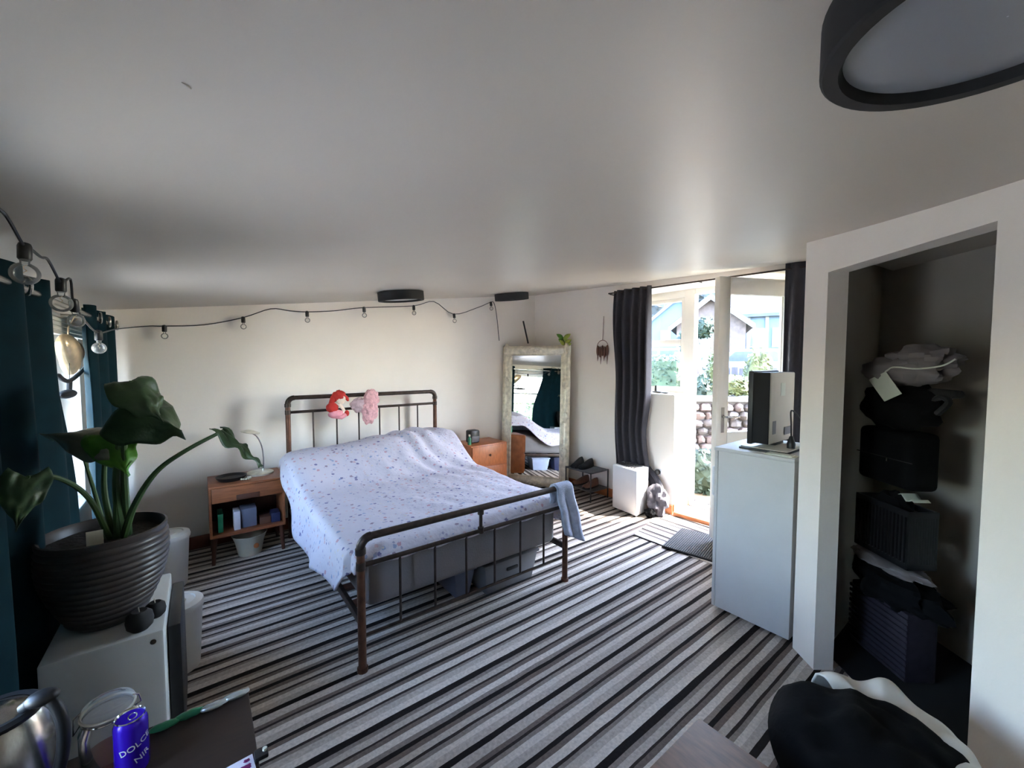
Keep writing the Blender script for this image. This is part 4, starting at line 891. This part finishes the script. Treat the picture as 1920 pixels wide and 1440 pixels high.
for P,r in (([(-.28,2.17,.93),(-.30,2.17,1.12),(-.285,2.16,1.33)],.008),([(-.255,2.16,.93),(-.262,2.14,1.15),(-.235,2.125,1.44)],.011),([(-.27,2.15,.93),(-.262,2.14,1.2),(-.285,2.15,1.335)],.008),([(-.24,2.17,.93),(-.235,2.12,1.25),(-.205,2.12,1.535)],.009),
            ([(-.25,2.15,.93),(-.21,2.10,1.06),(-.14,2.03,1.19),(-.05,1.97,1.27),(.066,1.895,1.345)],.0085),([(-.29,2.16,.93),(-.325,2.06,1.12),(-.37,1.93,1.23),(-.405,1.79,1.270)],.007),([(-.30,2.17,.93),(-.33,2.2,1.1),(-.36,2.22,1.25)],.006)):
    q=spline([V(*p) for p in P],6); obj('leaf_stalk',MB().tube(q,[lerp(r*1.5,r*.75,k/(len(q)-1)) for k in range(len(q))],8),M['stem'],t)
# bins
def bin_(x,y,h,r,label,sq=1.0):
    t=thing('lidded_bin',label,'bin',(x,y,0),'off-white lidded bins')
    obj('body',MB().lathe([(.001,0),(r*.78,0),(r*.8,.01),(r*.96,h),(r*.9,h),(.001,h)],(x,y,0),36),M['binw'],t)
    obj('lid',MB().lathe([(r*1.0,h-.012),(r*1.02,h+.004),(r*.98,h+.022),(r*.7,h+.03),(r*.66,h+.024),(r*.35,h+.026),(r*.32,h+.032),(.001,h+.034)],(x,y,0),36,cap=False),M['binw'],t)
    return t
bin_(-.165,2.36+.30,.34,.001,'') if 0 else None
bin_(-.02-.12+.01,2.72,.33,.115,'off-white lidded bin beside the black door of the small fridge')
bin_(-.21,3.78,.36,.125,'off-white lidded bin by the back wall, left of the nightstand')
single('white_scoop',MB().ell((-.145,3.12,.06),(.035,.07,.06),18,10,amp=.2).tube([V(-.145,3.14,.1),V(-.125,3.16,.16)],[.02,.016],10),M['binw'],'small white scoop on the carpet between the two bins','scoop',(-.145,3.12,0))

# ------------------------------------------------------------ near table and things on it
tz=.60
t=thing('table','dark walnut table in the near left corner','table',(-.27,1.1,0))
obj('table_top',MB().box(-.53,.62,tz-.03,.091,1.465,tz),M['walnut'],t,bevel=.004)
for x,y in ((-.49,.66),(.05,.66),(-.49,1.42),(.05,1.42)): obj('leg',MB().box(x-.02,y-.02,0,x+.02,y+.02,tz-.03),M['walnut'],t,bevel=.003)
for y in (.66,1.42): obj('apron',MB().box(-.44,y-.01,tz-.10,.03,y+.01,tz-.03),M['walnut'],t)
kc=V(-.375,1.36,tz)
t=thing('kettle','brushed steel electric kettle with black lid ring and handle','kettle',kc)
obj('base_ring',MB().lathe([(.001,0),(.102,0),(.102,.02),(.001,.02)],kc,36),M['black'],t)
obj('body',MB().lathe([(.098,.02),(.100,.03),(.098,.07),(.089,.16),(.078,.215),(.072,.228)],kc,48,cap=False),M['steel'],t)
obj('lid_ring',MB().lathe([(.072,.226),(.074,.236),(.066,.242),(.054,.240)],kc,40,cap=False),M['black'],t)
obj('lid',MB().lathe([(.056,.238),(.032,.247),(.028,.25),(.001,.252)],kc,36,cap=False),M['steel'],t)
hd=V(.80,-.60,0); hb=V(.62,.62,0).normalized()
hd=V(.87,-.49,0)
hp=[kc+hb*0+hd*a+V(0,0,z) for a,z in ((.055,.246),(.082,.264),(.112,.252),(.128,.21),(.128,.155),(.117,.10),(.102,.055))]
obj('handle',MB().tube(spline(hp),.0115,10),M['black'],t)
obj('thumb_rest',MB().ell(kc+hd*.092+V(0,0,.266),(.028,.022,.016),16,10),M['black'],t)
jc=V(-.205,1.395,tz)
t=thing('clip_jar','clear glass clip-top jar behind the purple can','jar',jc)
obj('glass_body',MB().lathe([(.001,.004),(.05,.004),(.055,.02),(.055,.10),(.046,.125),(.046,.135),(.049,.137)],jc,40,cap=False),M['clear'],t)
obj('lid',MB().lathe([(.051,.139),(.052,.147),(.047,.155),(.03,.152),(.001,.150)],jc,40,cap=False),M['clear'],t)
obj('seal_ring',MB().tube([jc+V(.05*math.cos(k*PI/16),.05*math.sin(k*PI/16),.138) for k in range(32)],.003,6,closed=True),M['cream'],t)
obj('wire_clip',MB().tube([jc+V(.0495*math.cos(k*PI/16),.0495*math.sin(k*PI/16),.128) for k in range(32)],.0018,6,closed=True).tube([jc+V(.05,-.01,.128),jc+V(.062,-.012,.135),jc+V(.058,-.012,.155),jc+V(.046,-.01,.158)],.0018,6).tube([jc+V(-.048,-.012,.128),jc+V(-.06,-.014,.11),jc+V(-.058,-.014,.15),jc+V(-.048,-.01,.156)],.0018,6),M['chrome'],t)
obj('contents',MB().lathe([(.001,.008),(.047,.008),(.051,.02),(.051,.03),(.03,.036),(.001,.034)],jc,30),M['brownwood'],t)
cc=V(-.158,1.325,tz)
t=thing('drink_can','purple slim drink can with white lettering, in front of the glass jar','can',cc)
cr_=.0325; chh=.143
can=obj('can_body',MB().lathe([(.001,0),(.024,0),(.029,.006),(cr_,.014),(cr_,chh-.016),(.0285,chh-.004),(.0275,chh-.003)],cc,44),M['purple'],t)
obj('can_rim',MB().lathe([(.0275,chh-.004),(.0292,chh-.001),(.0285,chh+.002),(.026,chh-.001),(.0255,chh-.006),(.001,chh-.006)],cc,40,cap=False),M['chrome'],t)
obj('ring_pull',MB().tube([cc+V(.004+.008*math.cos(k*PI/8),.011*math.sin(k*PI/8),chh-.0035) for k in range(16)],.0015,6,closed=True),M['chrome'],t)
def cantext(txt,size,zc,ang,tilt):
    cu_=bpy.data.curves.new('lettering','FONT'); cu_.body=txt; cu_.size=size; cu_.align_x='CENTER'; cu_.align_y='CENTER'; cu_.extrude=.0004; cu_.resolution_u=3
    o=bpy.data.objects.new('lettering_src',cu_); col.objects.link(o); dg=bpy.context.evaluated_depsgraph_get(); me=bpy.data.meshes.new_from_object(o.evaluated_get(dg)); col.objects.unlink(o); bpy.data.objects.remove(o); bpy.data.curves.remove(cu_)
    g=MB(); ct,st=math.cos(tilt),math.sin(tilt)
    vs=[]
    for v in me.vertices:
        x=v.co.x*ct-v.co.y*st; y=v.co.x*st+v.co.y*ct; a=ang+x/cr_; rr=cr_+.0004+v.co.z
        vs.append(cc+V(rr*math.cos(a),rr*math.sin(a),zc+y))
    g.add(vs,[tuple(p.vertices) for p in me.polygons]); bpy.data.meshes.remove(me)
    obj('lettering',g,M['cardw'],can,flat=True)
fa=math.atan2(-1.325,.158)+R(14)
cantext('DOLCE',.020,.083,fa,R(18)); cantext('NIR',.020,.050,fa+.35,R(18))
# strip pack at table edge
t=thing('strip_pack','green and silver strip of wrapped sachets along the table edge','packet',(-.02,1.435,tz))
for k in range(4):
    x=-.125+.055*k; obj('sachet',MB().ell((x+.02,1.432+.006*(k%2),tz+.009),(.034,.014,.008),14,8,amp=.2,sd=k),(M['green'],M['green'],M['silverw'],M['silverw'])[k],t)
obj('foil_end',MB().ell((.082,1.44,tz+.008),(.007,.007,.006),10,6),M['white'],t)
t=thing('printed_card','white card with magenta blotches near the table corner','card',(.045,1.17,tz))
obj('card',MB().box(-.02,1.10,tz+.0005,.083,1.195,tz+.003,R(4)),M['cardw'],t,bevel=.001)
for x,y,s in ((.062,1.165,.012),(.058,1.14,.02),(.02,1.16,.008),(.0,1.13,.014),(.066,1.185,.007)): obj('print_blot',MB().ell((x,y,tz+.003),(s,s*.7,.0012),14,6,amp=.5,sd=x*40),M['magenta'],t)
t=thing('table_clamp','black cable clip on the right edge of the near table','clip',(.10,1.15,tz))
obj('clip',MB().box(.082,1.165,tz,.112,1.195,tz+.012),M['black'],t,bevel=.003); obj('screw',MB().lathe([(.005,.012),(.005,.018),(.001,.018)],(.105,1.18,tz),10),M['cream'],t)
# near right table
t=thing('side_table','worn brown wooden side table at the bottom of the picture','table',(.95,.4,0))
obj('table_top',MB().box(.62,-.05,.47,1.204,.618,.50),M['oak'],t,bevel=.004)
for x,y in ((.66,0),(1.16,0),(.66,.575),(1.16,.575)): obj('leg',MB().tube([V(x,y,.47),V(x,y,0)],[.022,.016],10),M['oak'],t)
# laundry bag
bc=V(1.58,.26,0)
t=thing('laundry_bag','black laundry sack with white liner folded over its rim','bag',bc)
def rim(a): return .25+.02*math.sin(2*a+.5)
def bagf(u,v):
    a=2*PI*u; r=rim(a)*lerp(.86,1,v)*(1+.04*noise.noise(V(math.cos(a)*2,math.sin(a)*2,v*3)))
    return bc+V(r*math.cos(a),r*math.sin(a),.01+.40*v+.008*math.sin(3*a)*v)
obj('sack',MB().grid(bagf,64,16),M['liner'],t,thick=.006,ang=180)
def linf(u,v):
    a=lerp(R(-92),R(54),u); k=v; fr=math.sin(min(1,k*1.3)*PI)
    r=rim(a)-.12*(1-k)+.05*smooth(.2,.75,k)+.03*noise.noise(V(a*2.2,k*1.5,4))
    z=.472+.034*fr-.24*smooth(.55,1,k)+.03*noise.noise(V(a*3.1,k*2.5,0))
    return bc+V(r*math.cos(a),r*math.sin(a),z+.012*math.sin(12*a)*k)
obj('liner',MB().grid(linf,80,14),M['liner'],t,thick=.006,ang=180)
def cloth(u,v):
    a=2*PI*u; q=v; r=(.262-.035*smooth(.2,.9,math.cos(a-R(0)))+.02*smooth(.3,1,math.cos(a-R(150))))*q
    ex=.0*smooth(.7,1,q)*max(0,math.cos(a-R(165)))
    p=bc+V((r+ex)*math.cos(a),(r+ex)*math.sin(a),0)
    z=.535-.07*q**2.5+(.05*noise.noise(p*6)+.028*noise.noise(p*14))*(1-.6*smooth(.6,1,q))-.09*smooth(.85,1,q)*max(0,math.cos(a-R(165)))
    z-=.07*smooth(.55,1,q)*smooth(.1,.9,math.cos(a-R(5)))
    return V(p.x,p.y,z)
single('black_clothes',MB().grid(cloth,60,18),M['blackfab'],'black clothes heaped in the laundry sack','clothes',(bc.x,bc.y,.45),thick=.012,ang=180)

# ------------------------------------------------------------ closet contents
def cbox(s0,d0,z0,s1,d1,z1): return MB().hexa([cl(s,d,z) for z in (z0,z1) for s,d in ((s0,d0),(s0,d1),(s1,d1),(s1,d0))])
def cbase(s,d,z): return cl(s,d,z).to_tuple()
t=thing('hamper','dark ribbed hamper at the bottom of the alcove','hamper',cbase(.1,.5,0))
obj('body',cbox(-.09,.38,.01,.26,.53,.36),M['hamper'],t,bevel=.01)
for k in range(11): obj('rib',cbox(-.095,.372,.02+.03*k,.265,.382,.036+.03*k),M['hamper'],t,bevel=.003)
def heapf(s,d,z,a,b_,h,amp,sd): return MB().ell(cl(s,d,z),(a,b_,h),36,20,amp=amp,fr=2.4,mtx=Matrix((cu,ci,V(0,0,1))).transposed(),sd=sd)
single('black_jacket',heapf(.13,.44,.43,.22,.12,.10,.5,3),M['blackfab'],'black jacket slung over the dark ribbed hamper','jacket',cbase(.12,.5,.36))
single('grey_shirt',heapf(.08,.43,.535,.2,.09,.025,.4,5),M['duvet'],'folded grey shirt on the black jacket in the alcove','shirt',cbase(.1,.5,.52))
t=thing('plastic_crate','black slatted plastic crate in the alcove stack','crate',cbase(.1,.56,.56))
c0,c1,e0,e1,z0,z1=-.11,.22,.40,.545,.565,.86
obj('bottom',cbox(c0,e0,z0,c1,e1,z0+.015),M['black'],t)
for z in (z0,z1-.03): 
    for A_,B_ in (((c0,e0),(c1,e0+.012)),((c0,e1-.012),(c1,e1)),((c0,e0),(c0+.012,e1)),((c1-.012,e0),(c1,e1))): obj('band',cbox(A_[0],A_[1],z,B_[0],B_[1],z+.03),M['black'],t)
for k in range(16): obj('bar',cbox(lerp(c0,c1-.012,k/15),e0,z0+.03,lerp(c0,c1-.012,k/15)+.010,e0+.010,z1-.03),M['black'],t)
for k in range(12): obj('bar',cbox(c1-.010,lerp(e0,e1-.012,k/11),z0+.03,c1,lerp(e0,e1-.012,k/11)+.010,z1-.03),M['black'],t)
single('dark_clothes',heapf(.05,.475,.76,.14,.06,.15,.3,9),M['blackfab'],'dark clothes filling the black slatted crate','clothes',cbase(.1,.58,.6))
single('white_paper',MB().grid(lambda u,v: cl(.13+.09*u,.42+.08*v,.925-.02*u+.012*math.sin(u*9)),6,6),M['paper'],'scrap of white paper on the crate of dark clothes','paper',cbase(.2,.46,.92),thick=.002)
t=thing('black_suitcase','black fabric suitcase standing in the alcove stack','suitcase',cbase(.1,.6,.96))
obj('shell',cbox(-.13,.41,.955,.21,.555,1.25),M['blackfab'],t,bevel=.03,seg=3)
obj('zip',cbox(-.13,.408,1.10,.21,.412,1.104),M['blackm'],t)
obj('zip_pull',cbox(.07,.402,1.085,.078,.41,1.105),M['chrome'],t)
t=thing('holdall','black holdall on top of the suitcase, with straps','bag',cbase(.1,.58,1.25))
obj('bag_body',heapf(.05,.48,1.38,.21,.11,.13,.22,12),M['blackfab'],t)
obj('strap',MB().tube(spline([cl(.22,.46,1.40),cl(.28,.46,1.44),cl(.32,.46,1.42),cl(.27,.46,1.36)]),.014,8),M['blackm'],t)
obj('end_tab',MB().tube([cl(.20,.5,1.45),cl(.36,.47,1.46)],[.03,.018],10),M['blackm'],t)
single('grey_pillow',heapf(.08,.47,1.565,.215,.12,.085,.3,2),M['duvet'],'grey pillow bundle on top of the alcove stack','pillow',cbase(.05,.56,1.49))
single('grey_blanket',heapf(.17,.48,1.62,.14,.11,.07,.4,7),M['duvet'],'rolled grey blanket on the right of the pillow bundle','blanket',cbase(.24,.55,1.56))
t=thing('paper_tag','square white paper tag hanging by a cord in the alcove','tag',cbase(.1,.36,1.48))
tg=[V(2.929,.566,1.512),V(2.864,.487,1.558),V(2.802,.412,1.451),V(2.863,.486,1.403)]
tg=[p-ci*.04 for p in tg]
obj('card',MB().add(tg+[p+ci*.003 for p in tg],[(0,1,2,3),(7,6,5,4),(0,1,5,4),(1,2,6,5),(2,3,7,6),(3,0,4,7)]),M['paper'],t)
obj('cord',MB().tube(spline([tg[1],tg[1].lerp(tg[2],.1)+V(-.02,-.03,.035),cl(.24,.38,1.575),cl(.34,.40,1.59),cl(.38,.42,1.62)]),.004,6),M['paper'],t)
